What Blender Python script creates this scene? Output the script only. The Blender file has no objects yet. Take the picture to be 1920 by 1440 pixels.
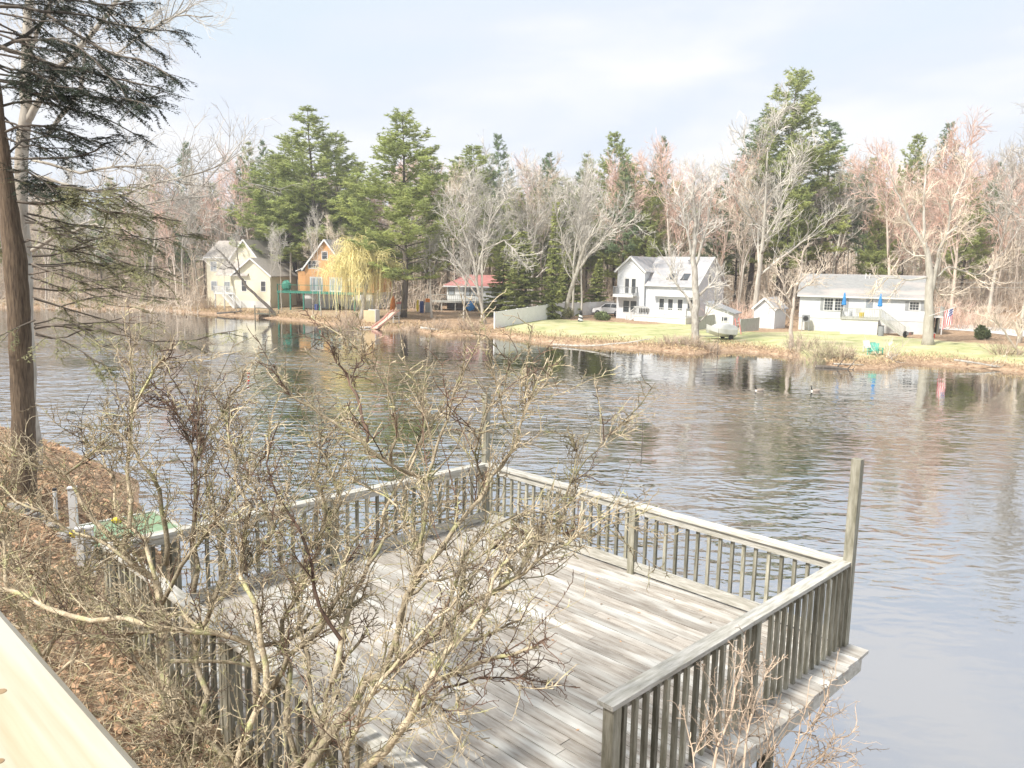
import bpy, math, random
from mathutils import Vector, Matrix, noise
R = math.radians
rnd = random.Random(7)
U = rnd.uniform
S = bpy.context.scene
COL = S.collection

# ------------------------------------------------------------------ camera
F = 1475.0
PITCH, ROLL = R(8.25), R(1.15)
CAMZ = 7.0
cam = bpy.data.objects.new('camera', bpy.data.cameras.new('camera'))
COL.objects.link(cam)
cam.data.sensor_fit = 'HORIZONTAL'
cam.data.sensor_width = 36.0
cam.data.lens = 36.0 * F / 1920.0
cam.data.clip_start = 0.05
cam.data.clip_end = 4000
CM = Matrix.Translation((0, 0, CAMZ)) @ Matrix.Rotation(math.pi/2 - PITCH, 4, 'X') @ Matrix.Rotation(ROLL, 4, 'Z')
cam.matrix_world = CM
S.camera = cam
CR = CM.to_3x3()

def ray(px, py):
    return CR @ Vector(((px-960)/F, -(py-720)/F, -1))
def at(px, py, Y):                       # measured pixel -> point at distance Y
    d = ray(px, py); return Vector((0, 0, CAMZ)) + d*(Y/d.y)
def onz(px, py, z):                      # measured pixel -> point on a level
    d = ray(px, py); return Vector((0, 0, CAMZ)) + d*((z-CAMZ)/d.z)

# ------------------------------------------------------------------ light
S.view_settings.view_transform = 'Standard'
S.view_settings.look = 'None'
S.view_settings.exposure = 1.33
S.view_settings.gamma = 1
SUN_EL, SUN_AZ = R(48), R(230)           # azimuth clockwise from +Y
W = bpy.data.worlds.new('World'); S.world = W; W.use_nodes = True
nt = W.node_tree; N = nt.nodes; Lk = nt.links
bg = N['Background']
sky = N.new('ShaderNodeTexSky'); sky.sky_type = 'NISHITA'; sky.sun_disc = False
sky.sun_elevation = SUN_EL; sky.sun_rotation = SUN_AZ
sc = N.new('ShaderNodeMix'); sc.data_type = 'RGBA'; sc.blend_type = 'MULTIPLY'; sc.inputs[0].default_value = 1
Lk.new(sky.outputs[0], sc.inputs[6]); sc.inputs[7].default_value = (1, 1, 1, 1)
tc = N.new('ShaderNodeTexCoord')
mp = N.new('ShaderNodeMapping'); mp.inputs['Scale'].default_value = (1.0, 1.0, 3.6); mp.inputs['Rotation'].default_value = (0.15, -0.22, 0.4)
Lk.new(tc.outputs['Generated'], mp.inputs[0])
n1 = N.new('ShaderNodeTexNoise'); n1.inputs['Scale'].default_value = 1.9; n1.inputs['Detail'].default_value = 6; n1.inputs['Roughness'].default_value = .48; n1.inputs['Distortion'].default_value = .35
Lk.new(mp.outputs[0], n1.inputs['Vector'])
cr = N.new('ShaderNodeValToRGB')
cr.color_ramp.elements[0].position = .36; cr.color_ramp.elements[0].color = (7.5, 8.5, 9.5, 1)
cr.color_ramp.elements[1].position = .62; cr.color_ramp.elements[1].color = (9.9, 9.95, 10.2, 1)
e = cr.color_ramp.elements.new(.49); e.color = (8.1, 8.7, 9.8, 1)
Lk.new(n1.outputs[0], cr.inputs[0])
mx = N.new('ShaderNodeMix'); mx.data_type = 'RGBA'; mx.inputs[0].default_value = .94
Lk.new(sc.outputs[2], mx.inputs[6]); Lk.new(cr.outputs[0], mx.inputs[7])
Lk.new(mx.outputs[2], bg.inputs[0]); bg.inputs[1].default_value = .0435
sun = bpy.data.objects.new('sun', bpy.data.lights.new('sun', 'SUN')); COL.objects.link(sun)
sun.data.energy = 2.5; sun.data.angle = R(6); sun.data.color = (1, .95, .87)
sd = Vector((math.sin(SUN_AZ)*math.cos(SUN_EL), math.cos(SUN_AZ)*math.cos(SUN_EL), math.sin(SUN_EL)))
sun.rotation_euler = sd.to_track_quat('Z', 'Y').to_euler()

# ------------------------------------------------------------------ materials
MATS = {}
def mat(name, c1, c2=None, sc=4.0, stretch=(1, 1, 1), rough=.75, tint=.0, bump=0.0, bsc=None, spec=.3, c3=None, sc3=.6, thr=.5, metal=0, trans=0):
    """noise-mixed procedural surface; 'tint' = how strongly the per-face tint attribute lightens/darkens"""
    if name in MATS: return MATS[name]
    m = bpy.data.materials.new(name); m.use_nodes = True
    t = m.node_tree; n = t.nodes; l = t.links
    b = n['Principled BSDF']; b.inputs['Roughness'].default_value = rough
    b.inputs['Specular IOR Level'].default_value = spec; b.inputs['Metallic'].default_value = metal
    co = n.new('ShaderNodeTexCoord'); ma = n.new('ShaderNodeMapping'); ma.inputs['Scale'].default_value = stretch
    l.new(co.outputs['Object'], ma.inputs[0])
    c2 = c2 or tuple(x*.8 for x in c1)
    no = n.new('ShaderNodeTexNoise'); no.inputs['Scale'].default_value = sc; no.inputs['Detail'].default_value = 5; no.inputs['Roughness'].default_value = .6
    l.new(ma.outputs[0], no.inputs['Vector'])
    rp = n.new('ShaderNodeMapRange'); rp.inputs[1].default_value = .35; rp.inputs[2].default_value = .65
    l.new(no.outputs[0], rp.inputs[0])
    mi = n.new('ShaderNodeMix'); mi.data_type = 'RGBA'
    mi.inputs[6].default_value = (*c1, 1); mi.inputs[7].default_value = (*c2, 1)
    l.new(rp.outputs[0], mi.inputs[0]); out = mi.outputs[2]
    if c3:
        n3 = n.new('ShaderNodeTexNoise'); n3.inputs['Scale'].default_value = sc3; n3.inputs['Detail'].default_value = 4
        l.new(ma.outputs[0], n3.inputs['Vector'])
        r3 = n.new('ShaderNodeMapRange'); r3.inputs[1].default_value = thr-.06; r3.inputs[2].default_value = thr+.10
        l.new(n3.outputs[0], r3.inputs[0])
        m3 = n.new('ShaderNodeMix'); m3.data_type = 'RGBA'; m3.inputs[7].default_value = (*c3, 1)
        l.new(r3.outputs[0], m3.inputs[0]); l.new(out, m3.inputs[6]); out = m3.outputs[2]
    if tint:
        at_ = n.new('ShaderNodeAttribute'); at_.attribute_name = 'tint'
        r2 = n.new('ShaderNodeMapRange'); r2.inputs[3].default_value = 1-tint; r2.inputs[4].default_value = 1+tint
        l.new(at_.outputs['Fac'], r2.inputs[0])
        vm = n.new('ShaderNodeMix'); vm.data_type = 'RGBA'; vm.blend_type = 'MULTIPLY'; vm.inputs[0].default_value = 1
        l.new(out, vm.inputs[6]); l.new(r2.outputs[0], vm.inputs[7]); out = vm.outputs[2]
    l.new(out, b.inputs['Base Color'])
    if trans:
        b.inputs['Subsurface Weight'].default_value = 0
        tr = n.new('ShaderNodeBsdfTranslucent'); l.new(out, tr.inputs[0])
        ms = n.new('ShaderNodeMixShader'); ms.inputs[0].default_value = trans
        l.new(b.outputs[0], ms.inputs[1]); l.new(tr.outputs[0], ms.inputs[2]); l.new(ms.outputs[0], n['Material Output'].inputs[0])
    if bump:
        nb = n.new('ShaderNodeTexNoise'); nb.inputs['Scale'].default_value = bsc or sc*2; nb.inputs['Detail'].default_value = 4
        l.new(ma.outputs[0], nb.inputs['Vector'])
        bp = n.new('ShaderNodeBump'); bp.inputs['Strength'].default_value = bump; bp.inputs['Distance'].default_value = .02
        l.new(nb.outputs[0], bp.inputs['Height']); l.new(bp.outputs[0], b.inputs['Normal'])
    MATS[name] = m; return m

def siding(name, c, pitch=.2, dark=.75):
    m = mat(name, c, tuple(x*.93 for x in c), 1.2, rough=.6)
    t = m.node_tree; n = t.nodes; l = t.links; b = n['Principled BSDF']
    co = n.new('ShaderNodeTexCoord'); sp = n.new('ShaderNodeSeparateXYZ'); l.new(co.outputs['Object'], sp.inputs[0])
    d = n.new('ShaderNodeMath'); d.operation = 'DIVIDE'; d.inputs[1].default_value = pitch; l.new(sp.outputs['Z'], d.inputs[0])
    fr = n.new('ShaderNodeMath'); fr.operation = 'FRACT'; l.new(d.outputs[0], fr.inputs[0])
    bp = n.new('ShaderNodeBump'); bp.inputs['Strength'].default_value = .8; bp.inputs['Distance'].default_value = .03; bp.invert = True
    l.new(fr.outputs[0], bp.inputs['Height']); l.new(bp.outputs[0], b.inputs['Normal'])
    return m

G = dict(
 deck=mat('weathered_deck_board', (.44,.41,.365), (.29,.255,.215), 2.6, (1.3, 8, 8), tint=.20, bump=.6, bsc=9, c3=(.56,.55,.51), sc3=.7, thr=.55),
 rail=mat('weathered_rail_wood', (.60,.58,.53), (.36,.345,.29), 3, (1.2, 10, 10), tint=.18, bump=.5, bsc=8),
 bal=mat('weathered_baluster_wood', (.38,.36,.29), (.17,.16,.115), 4, (6, 6, .9), tint=.45, bump=.6, bsc=9),
 fascia=mat('fascia_board', (.62,.60,.55), (.38,.36,.3), 3, (2, 4, 6), bump=.3),
 darkwood=mat('dark_damp_wood', (.2,.19,.14), (.1,.095,.07), 4, (3,3,1)),
 pine_board=mat('fresh_pine_board', (.50,.445,.32), (.40,.325,.205), 1.6, (.7, 15, 15), rough=.6, c3=(.52,.48,.39), sc3=1.4, thr=.5),
 knot=mat('pine_knot', (.36,.26,.16), (.26,.17,.09), 40),
 bark=mat('hemlock_bark', (.21,.155,.105), (.085,.062,.045), 6, (5, 5, .6), rough=.95, bump=1.0, bsc=9, c3=(.17,.17,.08), sc3=.4, thr=.66),
 palebark=mat('pale_bark', (.42,.38,.32), (.27,.24,.20), 3, (2,2,.8), rough=.9, c3=(.48,.45,.39), sc3=2),
 graybark=mat('gray_bark', (.52,.49,.43), (.36,.33,.28), 2, (2,2,.5), rough=.9, tint=.35),
 tanbark=mat('tan_bark', (.58,.50,.42), (.40,.34,.28), 2, (2,2,.5), rough=.9, tint=.35),
 darkbark=mat('dark_bark', (.17,.145,.12), (.09,.075,.06), 2, (2,2,.5), rough=.9, tint=.3),
 graytwig=mat('gray_twigs', (.60,.56,.50), (.46,.43,.38), .3, rough=.9, tint=.4),
 tantwig=mat('tan_twigs', (.70,.60,.49), (.54,.46,.37), .3, rough=.9, tint=.4),
 pinktwig=mat('pink_budding_twigs', (.74,.52,.43), (.62,.46,.38), .3, rough=.9, tint=.4),
 shrub=mat('shrub_bark', (.52,.44,.31), (.28,.225,.15), 6, (3,3,3), rough=.85, tint=.5, bump=.6, bsc=30, c3=(.38,.37,.19), sc3=3, thr=.58),
 brushwood=mat('dry_brushwood', (.48,.38,.29), (.34,.26,.19), .6, rough=.9, tint=.5),
 shrubdark=mat('dark_shrub_bark', (.17,.105,.075), (.10,.07,.05), 8, rough=.8, tint=.4),
 pine=mat('pine_needles', (.50,.54,.20), (.36,.42,.16), .35, rough=.8, tint=.4, trans=.35),
 pineblue=mat('blue_green_needles', (.33,.42,.22), (.23,.31,.17), .35, rough=.8, tint=.4, trans=.35),
 spruce=mat('spruce_needles', (.46,.48,.18), (.28,.32,.12), .5, rough=.8, tint=.5, trans=.35),
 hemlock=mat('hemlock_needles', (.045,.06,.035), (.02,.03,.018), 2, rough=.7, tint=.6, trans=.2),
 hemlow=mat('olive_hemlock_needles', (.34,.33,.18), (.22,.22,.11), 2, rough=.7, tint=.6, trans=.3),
 willow=mat('willow_strands', (.80,.69,.30), (.68,.60,.30), 1, rough=.7, tint=.3),
 leaf=mat('dead_leaves', (.50,.32,.20), (.32,.20,.12), 3, rough=.9, tint=.6, trans=.1),
 straw=mat('dry_straw', (.52,.40,.24), (.36,.26,.15), 2, rough=.9, tint=.5),
 roof=mat('gray_shingles', (.40,.40,.41), (.30,.30,.31), 3, (1,3,3), rough=.9, bump=.3, c3=(.46,.43,.42), sc3=.4),
 roofg=mat('weathered_gray_green_shingles', (.33,.33,.32), (.25,.25,.245), 3, (1,3,3), rough=.9, bump=.3, c3=(.44,.39,.36), sc3=.18, thr=.53),
 rooftan=mat('tan_shingles', (.46,.42,.38), (.36,.33,.3), 3, rough=.9, bump=.3),
 roofred=mat('red_shingles', (.46,.20,.18), (.38,.17,.16), 3, rough=.85, bump=.3),
 vinyl=mat('white_vinyl', (.84,.84,.83), (.78,.78,.76), 1.2, rough=.5),
 white=mat('white_paint', (.70,.70,.69), (.62,.62,.60), 1.2, rough=.5),
 whiteside=siding('white_siding', (.66,.67,.69)),
 cream=siding('cream_siding', (.72,.67,.50)),
 creamlight=siding('pale_cream_siding', (.78,.76,.66)),
 grayside=siding('pale_gray_siding', (.62,.64,.66)),
 orange=siding('orange_log_siding', (.62,.33,.14), .25),
 found=mat('white_foundation', (.74,.73,.70), (.62,.61,.58), 1.5, rough=.9),
 glass=mat('window_glass', (.04,.045,.05), (.07,.08,.09), 2, rough=.08, spec=.8),
 glassl=mat('pale_window_glass', (.35,.38,.40), (.22,.25,.28), 2, rough=.1, spec=.8),
 shutter=mat('gray_shutter', (.36,.37,.38), None, 3),
 green=mat('green_painted_wood', (.05,.24,.17), (.04,.17,.12), 3, rough=.6),
 black=mat('black_plastic', (.03,.03,.03), (.05,.05,.05), 3, rough=.5),
 rubber=mat('tyre_rubber', (.03,.03,.03), None, 3, rough=.9),
 chrome=mat('metal', (.55,.55,.56), None, 3, rough=.3, metal=.8),
 blue=mat('blue_cloth', (.05,.30,.70), (.04,.2,.5), 3, rough=.8),
 navy=mat('navy_plastic', (.05,.08,.25), None, 3),
 red=mat('red_plastic', (.70,.09,.06), None, 3, rough=.5),
 pinkred=mat('faded_red_plastic', (.72,.28,.26), (.62,.22,.2), 3, rough=.5),
 orangep=mat('orange_plastic', (.85,.28,.05), None, 3, rough=.5),
 yellow=mat('yellow_plastic', (.80,.62,.05), None, 3, rough=.5),
 teal=mat('teal_plastic', (.10,.42,.32), None, 3, rough=.5),
 grayp=mat('gray_plastic', (.30,.31,.32), None, 3, rough=.5),
 tarp=mat('white_boat_cover', (.74,.74,.71), (.66,.66,.62), 1.5, rough=.6, bump=.4, bsc=2),
 car=mat('white_car_paint', (.78,.79,.80), (.76,.77,.78), .5, rough=.2, spec=.6),
 graywood=mat('weathered_gray_fence', (.50,.50,.46), (.36,.36,.32), 2, (6,6,1), rough=.9),
 tanwood=mat('tan_plywood', (.66,.50,.30), (.58,.44,.27), 2, rough=.8),
 pinkslide=mat('faded_salmon_plastic', (.72,.47,.38), (.66,.42,.34), 2, rough=.5),
 turf=mat('green_outdoor_carpet', (.25,.36,.23), (.20,.29,.18), 8, rough=.95, bump=.4),
 rock=mat('gray_stone', (.35,.33,.30), (.22,.21,.19), 4, rough=.9, bump=.6),
 gooseb=mat('goose_brown_feathers', (.34,.29,.24), (.22,.18,.15), 12),
 goosew=mat('goose_pale_breast', (.68,.64,.57), None, 12),
 gooseblk=mat('goose_black_neck', (.015,.015,.015), (.02,.02,.02), 12),
 shrubgreen=mat('evergreen_shrub', (.20,.24,.10), (.11,.14,.06), 3, tint=.4),
 flagm=None)

# ------------------------------------------------------------------ mesh builder
class MB:
    def __init__(s): s.v = []; s.f = []; s.t = []; s.tint = .5
    def face(s, pts, tint=None):
        i = len(s.v); s.v += [tuple(p) for p in pts]; s.f.append(tuple(range(i, i+len(pts)))); s.t.append(s.tint if tint is None else tint)
    def box(s, x0, x1, y0, y1, z0, z1, tint=None, M=None):
        c = [Vector((x, y, z)) for z in (z0, z1) for y in (y0, y1) for x in (x0, x1)]
        if M: c = [M @ p for p in c]
        i = len(s.v); s.v += [tuple(p) for p in c]
        for q in ((0,2,3,1),(4,5,7,6),(0,1,5,4),(2,6,7,3),(0,4,6,2),(1,3,7,5)):
            s.f.append(tuple(i+k for k in q)); s.t.append(s.tint if tint is None else tint)
    def bar(s, p, q, w, h, tint=None, up=(0,0,1)):
        p, q = Vector(p), Vector(q); d = q-p; L = d.length; d.normalize()
        upv = Vector(up)
        if abs(d.dot(upv)) > .98: upv = Vector((1,0,0))
        a = d.cross(upv).normalized(); b = a.cross(d)
        M = Matrix((( a.x, d.x, b.x, p.x), (a.y, d.y, b.y, p.y), (a.z, d.z, b.z, p.z), (0,0,0,1)))
        s.box(-w/2, w/2, 0, L, -h/2, h/2, tint, M)
    def tube(s, pts, rr, n=5, tint=None, cap=True):
        pts = [Vector(p) for p in pts]; k = len(pts); tt = s.tint if tint is None else tint
        i0 = len(s.v); a = None
        for j, p in enumerate(pts):
            d = (pts[min(j+1, k-1)] - pts[max(j-1, 0)])
            if d.length < 1e-9: d = Vector((0,0,1))
            d.normalize()
            if a is None: a = d.cross(Vector((.3, .9, .2)) if abs(d.x) < .9 else Vector((0,0,1))).normalized()
            else:
                a = a - d*a.dot(d)
                a = a.normalized() if a.length > 1e-6 else d.orthogonal().normalized()
            b = d.cross(a)
            r = rr[j] if hasattr(rr, '__len__') else rr
            for m in range(n):
                g = 2*math.pi*m/n
                s.v.append(tuple(p + (a*math.cos(g) + b*math.sin(g))*r))
        for j in range(k-1):
            for m in range(n):
                m2 = (m+1) % n
                s.f.append((i0+j*n+m, i0+j*n+m2, i0+(j+1)*n+m2, i0+(j+1)*n+m)); s.t.append(tt)
        if cap and n > 3:
            s.f.append(tuple(i0+m for m in range(n))[::-1]); s.t.append(tt)
            s.f.append(tuple(i0+(k-1)*n+m for m in range(n))); s.t.append(tt)
    def prism(s, prof, axis, a, b, tint=None):
        """profile polygon extruded along an axis: 'y' profile (x,z) ; 'x' profile (y,z)"""
        def P(u, w, t): return (u, t, w) if axis == 'y' else (t, u, w)
        n = len(prof)
        s.face([P(u, w, a) for u, w in prof], tint); s.face([P(u, w, b) for u, w in prof][::-1], tint)
        for i in range(n):
            (u, w), (u2, w2) = prof[i], prof[(i+1) % n]
            s.face([P(u, w, a), P(u, w, b), P(u2, w2, b), P(u2, w2, a)], tint)
    def ell(s, c, r, nu=10, nv=7, M=None, fn=None):
        i0 = len(s.v)
        for j in range(nv+1):
            th = math.pi*j/nv
            for i in range(nu):
                ph = 2*math.pi*i/nu
                d = Vector((math.sin(th)*math.cos(ph), math.sin(th)*math.sin(ph), math.cos(th)))
                k = fn(d) if fn else 1
                p = Vector((d.x*r[0]*k, d.y*r[1]*k, d.z*r[2]*k))
                if M: p = M @ p
                s.v.append(tuple(Vector(c)+p))
        for j in range(nv):
            for i in range(nu):
                s.f.append((i0+j*nu+i, i0+(j+1)*nu+i, i0+(j+1)*nu+(i+1) % nu, i0+j*nu+(i+1) % nu)); s.t.append(s.tint)
    def mesh(s, name, m, smooth=False):
        me = bpy.data.meshes.new(name); me.from_pydata(s.v, [], s.f); me.update()
        a = me.attributes.new('tint', 'FLOAT', 'FACE'); a.data.foreach_set('value', s.t)
        if smooth: me.polygons.foreach_set('use_smooth', [True]*len(s.f))
        if m: me.materials.append(m)
        return me
    def build(s, name, m, parent=None, world=False, smooth=False):
        if world and parent is not None:
            rt = parent
            while rt.parent: rt = rt.parent
            inv = (Matrix.Translation(rt.location) @ Matrix.Rotation(rt.rotation_euler.z, 4, 'Z')).inverted()
            s.v = [tuple(inv @ Vector(p)) for p in s.v]
        o = bpy.data.objects.new(name, s.mesh(name, G[m] if isinstance(m, str) else m, smooth)); COL.objects.link(o)
        if parent is not None: o.parent = parent
        return o

def tag(o, label=None, cat=None, group=None, kind=None):
    if label: o['label'] = label
    if cat: o['category'] = cat
    if group: o['group'] = group
    if kind: o['kind'] = kind
    return o
def thing(name, loc, rz=0, label=None, cat=None, group=None):
    o = bpy.data.objects.new(name, None); COL.objects.link(o); o.location = loc; o.rotation_euler = (0, 0, rz)
    o.empty_display_size = .2
    return tag(o, label, cat, group)
def copy_tree(o, kids, parent=None):
    c = o.copy(); COL.objects.link(c); c.parent = parent
    for k in kids.get(o.name, []): copy_tree(k, kids, c)
    return c

# ------------------------------------------------------------------ terrain
def interp(x, tab):
    if x <= tab[0][0]: return tab[0][1]
    for (a, b), (c, d) in zip(tab, tab[1:]):
        if x <= c: return b + (d-b)*(x-a)/(c-a)
    return tab[-1][1]
SHPX = [(-700,562),(-300,572),(0,578),(280,581),(430,592),(520,598),(600,606),(660,612),(720,619),(760,617),(830,630),(930,629),(1000,640),(1100,648),(1200,655),(1300,663),(1380,658),(1450,664),(1500,672),(1552,689),(1610,693),(1665,690),(1705,681),(1750,684),(1850,691),(1920,699),(2100,720)]
SH = [tuple(onz(px, py, 0)[:2]) for px, py in SHPX]
SH = [(x, y) for x, y in SH]
SH += [(SH[-1][0]+30, SH[-1][1]-25), (SH[-1][0]+120, SH[-1][1]-40)]
SH = [(-900, SH[0][1]+8), (SH[0][0]-80, SH[0][1]+4)] + SH
def yshore(x): return interp(x, SH) + .8*noise.noise(Vector((x*.35, 3, 0))) + .35*noise.noise(Vector((x*1.3, 9, 0)))
FARZ = [(-14,-2.5),(-3,-1.0),(-.4,-.15),(0,0),(.5,.28),(1.5,.45),(10,.75),(22,.95),(45,1.2),(80,2.5),(200,9),(1200,25)]
NEARZ = [(-14,-2.5),(-1.5,-1.2),(0,0),(.6,.55),(1.6,1.5),(2.7,2.45),(3.3,2.85),(4,3.2),(6,4.2),(12,5.0),(60,7)]
NSH = [(-100,6),(10,6.0),(16,6.3),(20,7.0),(26,9.0),(30,8.8),(36,7.2),(60,5),(200,0)]
def gz(x, y):
    s = y - yshore(x)
    nn = (x+y)*.70711; tt = (y-x)*.70711
    s2 = interp(tt, NSH) + .4*noise.noise(Vector((tt*.3, 1, 5))) - nn
    zf = interp(s, FARZ); zn = interp(s2, NEARZ)
    if tt > 18 and zn > 0: zn *= 1-.38*min(1, (tt-18)/6)
    z = max(zf, zn)
    if z > .15: z += .07*noise.noise(Vector((x*.5, y*.5, 0))) + .03*noise.noise(Vector((x*2, y*2, 4)))
    return z
def gp(px, py):                          # where the sight line of a measured pixel meets the ground
    d = ray(px, py); p = Vector((0, 0, CAMZ)); st = .5
    t = 2.0
    while t < 260:
        q = p + d*(t/d.y)
        if q.z < gz(q.x, q.y) : return Vector((q.x, q.y, gz(q.x, q.y)))
        t += st if t > 30 else .1
    return Vector((q.x, q.y, gz(q.x, q.y)))
def gpx(px, D):                          # ground point in the pixel column px at distance D
    q = at(px, 520, D); return Vector((q.x, q.y, gz(q.x, q.y)))

def axis(vals):
    out = []
    for a, b, st in vals:
        v = a
        while v < b: out.append(v); v += st
    return out
xs = axis([(-238,-200,12),(-200,-90,8),(-90,-30,1.2),(-30,-16,.8),(-16,6,.45),(6,48,.8),(48,100,4),(100,238,20),(238,239,1)])
ys = axis([(-60,-6,6),(-6,-2,1),(-2,20,.45),(20,54,1.0),(54,130,.8),(130,180,5),(180,320,20),(320,321,1)])
g = MB(); nx = len(xs)
for y in ys:
    for x in xs: g.v.append((x, y, gz(x, y)))
for j in range(len(ys)-1):
    for i in range(nx-1):
        a = j*nx+i; g.f.append((a, a+1, a+nx+1, a+nx)); g.t.append(.5)
gm = bpy.data.materials.new('ground_surface'); gm.use_nodes = True
me = g.mesh('ground', gm, True)
lawn = []
for (x, y, z) in g.v:
    s = y - yshore(x); v = 0
    if s > 1.2:
        if x > -1 and s < 24 and x < 47: v = min(1, (s-1.2)/2.0)
        elif x < -14 and 3 < s < 22: v = .35
        if x > 47: v = .3
        if s > 20: v *= max(0, 1-(s-20)/10)
    lawn.append(v)
a = me.attributes.new('lawn', 'FLOAT', 'POINT'); a.data.foreach_set('value', lawn)
ground = bpy.data.objects.new('ground', me); COL.objects.link(ground); tag(ground, kind='structure')
t = gm.node_tree; n = t.nodes; l = t.links; b = n['Principled BSDF']; b.inputs['Roughness'].default_value = .95; b.inputs['Specular IOR Level'].default_value = .1
co = n.new('ShaderNodeTexCoord')
def noi(sc_, det=5, ro=.6):
    k = n.new('ShaderNodeTexNoise'); k.inputs['Scale'].default_value = sc_; k.inputs['Detail'].default_value = det; k.inputs['Roughness'].default_value = ro
    l.new(co.outputs['Object'], k.inputs['Vector']); return k
def ramp(src, els):
    k = n.new('ShaderNodeValToRGB'); l.new(src, k.inputs[0])
    k.color_ramp.elements[0].position = els[0][0]; k.color_ramp.elements[0].color = (*els[0][1], 1)
    k.color_ramp.elements[1].position = els[-1][0]; k.color_ramp.elements[1].color = (*els[-1][1], 1)
    for p, c in els[1:-1]:
        q = k.color_ramp.elements.new(p); q.color = (*c, 1)
    return k
lit = ramp(noi(3.0, 8, .75).outputs[0], [(.3,(.13,.085,.05)),(.45,(.33,.22,.14)),(.58,(.47,.34,.23)),(.72,(.62,.50,.37))])
grs = ramp(noi(.5, 7, .65).outputs[0], [(.3,(.25,.28,.12)),(.43,(.43,.44,.22)),(.54,(.50,.48,.27)),(.66,(.58,.50,.35))])
ta = n.new('ShaderNodeAttribute'); ta.attribute_name = 'lawn'
ad = n.new('ShaderNodeMath'); ad.operation = 'ADD'; l.new(ta.outputs['Fac'], ad.inputs[0])
nn_ = noi(.8, 6, .7); sb = n.new('ShaderNodeMath'); sb.operation = 'MULTIPLY_ADD'; sb.inputs[1].default_value = 1.2; sb.inputs[2].default_value = -.6; l.new(nn_.outputs[0], sb.inputs[0]); l.new(sb.outputs[0], ad.inputs[1])
rg = n.new('ShaderNodeMapRange'); rg.inputs[1].default_value = .3; rg.inputs[2].default_value = .75; l.new(ad.outputs[0], rg.inputs[0])
mi = n.new('ShaderNodeMix'); mi.data_type = 'RGBA'; l.new(rg.outputs[0], mi.inputs[0]); l.new(lit.outputs[0], mi.inputs[6]); l.new(grs.outputs[0], mi.inputs[7]); l.new(mi.outputs[2], b.inputs['Base Color'])
bp = n.new('ShaderNodeBump'); bp.inputs['Strength'].default_value = .9; bp.inputs['Distance'].default_value = .06; l.new(noi(9, 6, .7).outputs[0], bp.inputs['Height']); l.new(bp.outputs[0], b.inputs['Normal'])

# water
wm = bpy.data.materials.new('pond_water'); wm.use_nodes = True
t = wm.node_tree; n = t.nodes; l = t.links; n.remove(n['Principled BSDF'])
co = n.new('ShaderNodeTexCoord')
gl = n.new('ShaderNodeBsdfGlossy'); gl.inputs['Roughness'].default_value = .012; gl.inputs['Color'].default_value = (.90,.91,.92,1)
df = n.new('ShaderNodeBsdfDiffuse'); df.inputs['Color'].default_value = (.018,.016,.012,1)
fz = n.new('ShaderNodeLayerWeight'); fz.inputs['Blend'].default_value = .35
mr = n.new('ShaderNodeMapRange'); mr.inputs[1].default_value = .0; mr.inputs[2].default_value = .85; mr.inputs[3].default_value = .52; mr.inputs[4].default_value = .88
l.new(fz.outputs['Facing'], mr.inputs[0])
ms = n.new('ShaderNodeMixShader'); l.new(mr.outputs[0], ms.inputs[0]); l.new(df.outputs[0], ms.inputs[1]); l.new(gl.outputs[0], ms.inputs[2]); l.new(ms.outputs[0], n['Material Output'].inputs[0])
def wn(sc_, rot, st, det=3):
    k = n.new('ShaderNodeMapping'); k.inputs['Rotation'].default_value = (0,0,R(rot)); k.inputs['Scale'].default_value = st
    l.new(co.outputs['Object'], k.inputs[0])
    q = n.new('ShaderNodeTexNoise'); q.inputs['Scale'].default_value = sc_; q.inputs['Detail'].default_value = det; q.inputs['Roughness'].default_value = .5; q.inputs['Distortion'].default_value = .4
    l.new(k.outputs[0], q.inputs['Vector']); return q
ws = [(wn(2.3, 14, (.5, 1, 1), 1), .72), (wn(4.6, -24, (.6, 1, 1), 1), .20), (wn(.8, 5, (.6, 1, 1), 0), .9)]
acc = None
for q, wgt in ws:
    k = n.new('ShaderNodeMath'); k.operation = 'MULTIPLY_ADD'; k.inputs[1].default_value = wgt; l.new(q.outputs[0], k.inputs[0])
    if acc: l.new(acc.outputs[0], k.inputs[2])
    else: k.inputs[2].default_value = 0
    acc = k
# calm and ruffled patches: breeze lanes across the pond, calm in the lee of both banks
big = wn(.045, -25, (.6, 1.3, 1), 3)
r1 = n.new('ShaderNodeMapRange'); r1.inputs[1].default_value = .38; r1.inputs[2].default_value = .60; r1.inputs[3].default_value = .14; r1.inputs[4].default_value = 1.0; l.new(big.outputs[0], r1.inputs[0])
sp = n.new('ShaderNodeSeparateXYZ'); l.new(co.outputs['Object'], sp.inputs[0])
# distance from the far shore, roughly y + .55x - 75 ; from the near one, x + y
fa = n.new('ShaderNodeMath'); fa.operation = 'MULTIPLY_ADD'; fa.inputs[1].default_value = .62; l.new(sp.outputs['X'], fa.inputs[0]); l.new(sp.outputs['Y'], fa.inputs[2])
f1 = n.new('ShaderNodeMapRange'); f1.inputs[1].default_value = 44; f1.inputs[2].default_value = 58; f1.inputs[3].default_value = 1; f1.inputs[4].default_value = .10; l.new(fa.outputs[0], f1.inputs[0])
na = n.new('ShaderNodeMath'); na.operation = 'MULTIPLY_ADD'; na.inputs[1].default_value = -.55; l.new(sp.outputs['X'], na.inputs[0]); l.new(sp.outputs['Y'], na.inputs[2])
f2 = n.new('ShaderNodeMapRange'); f2.inputs[1].default_value = 9; f2.inputs[2].default_value = 20; f2.inputs[3].default_value = .10; f2.inputs[4].default_value = 1; l.new(na.outputs[0], f2.inputs[0])
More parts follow.
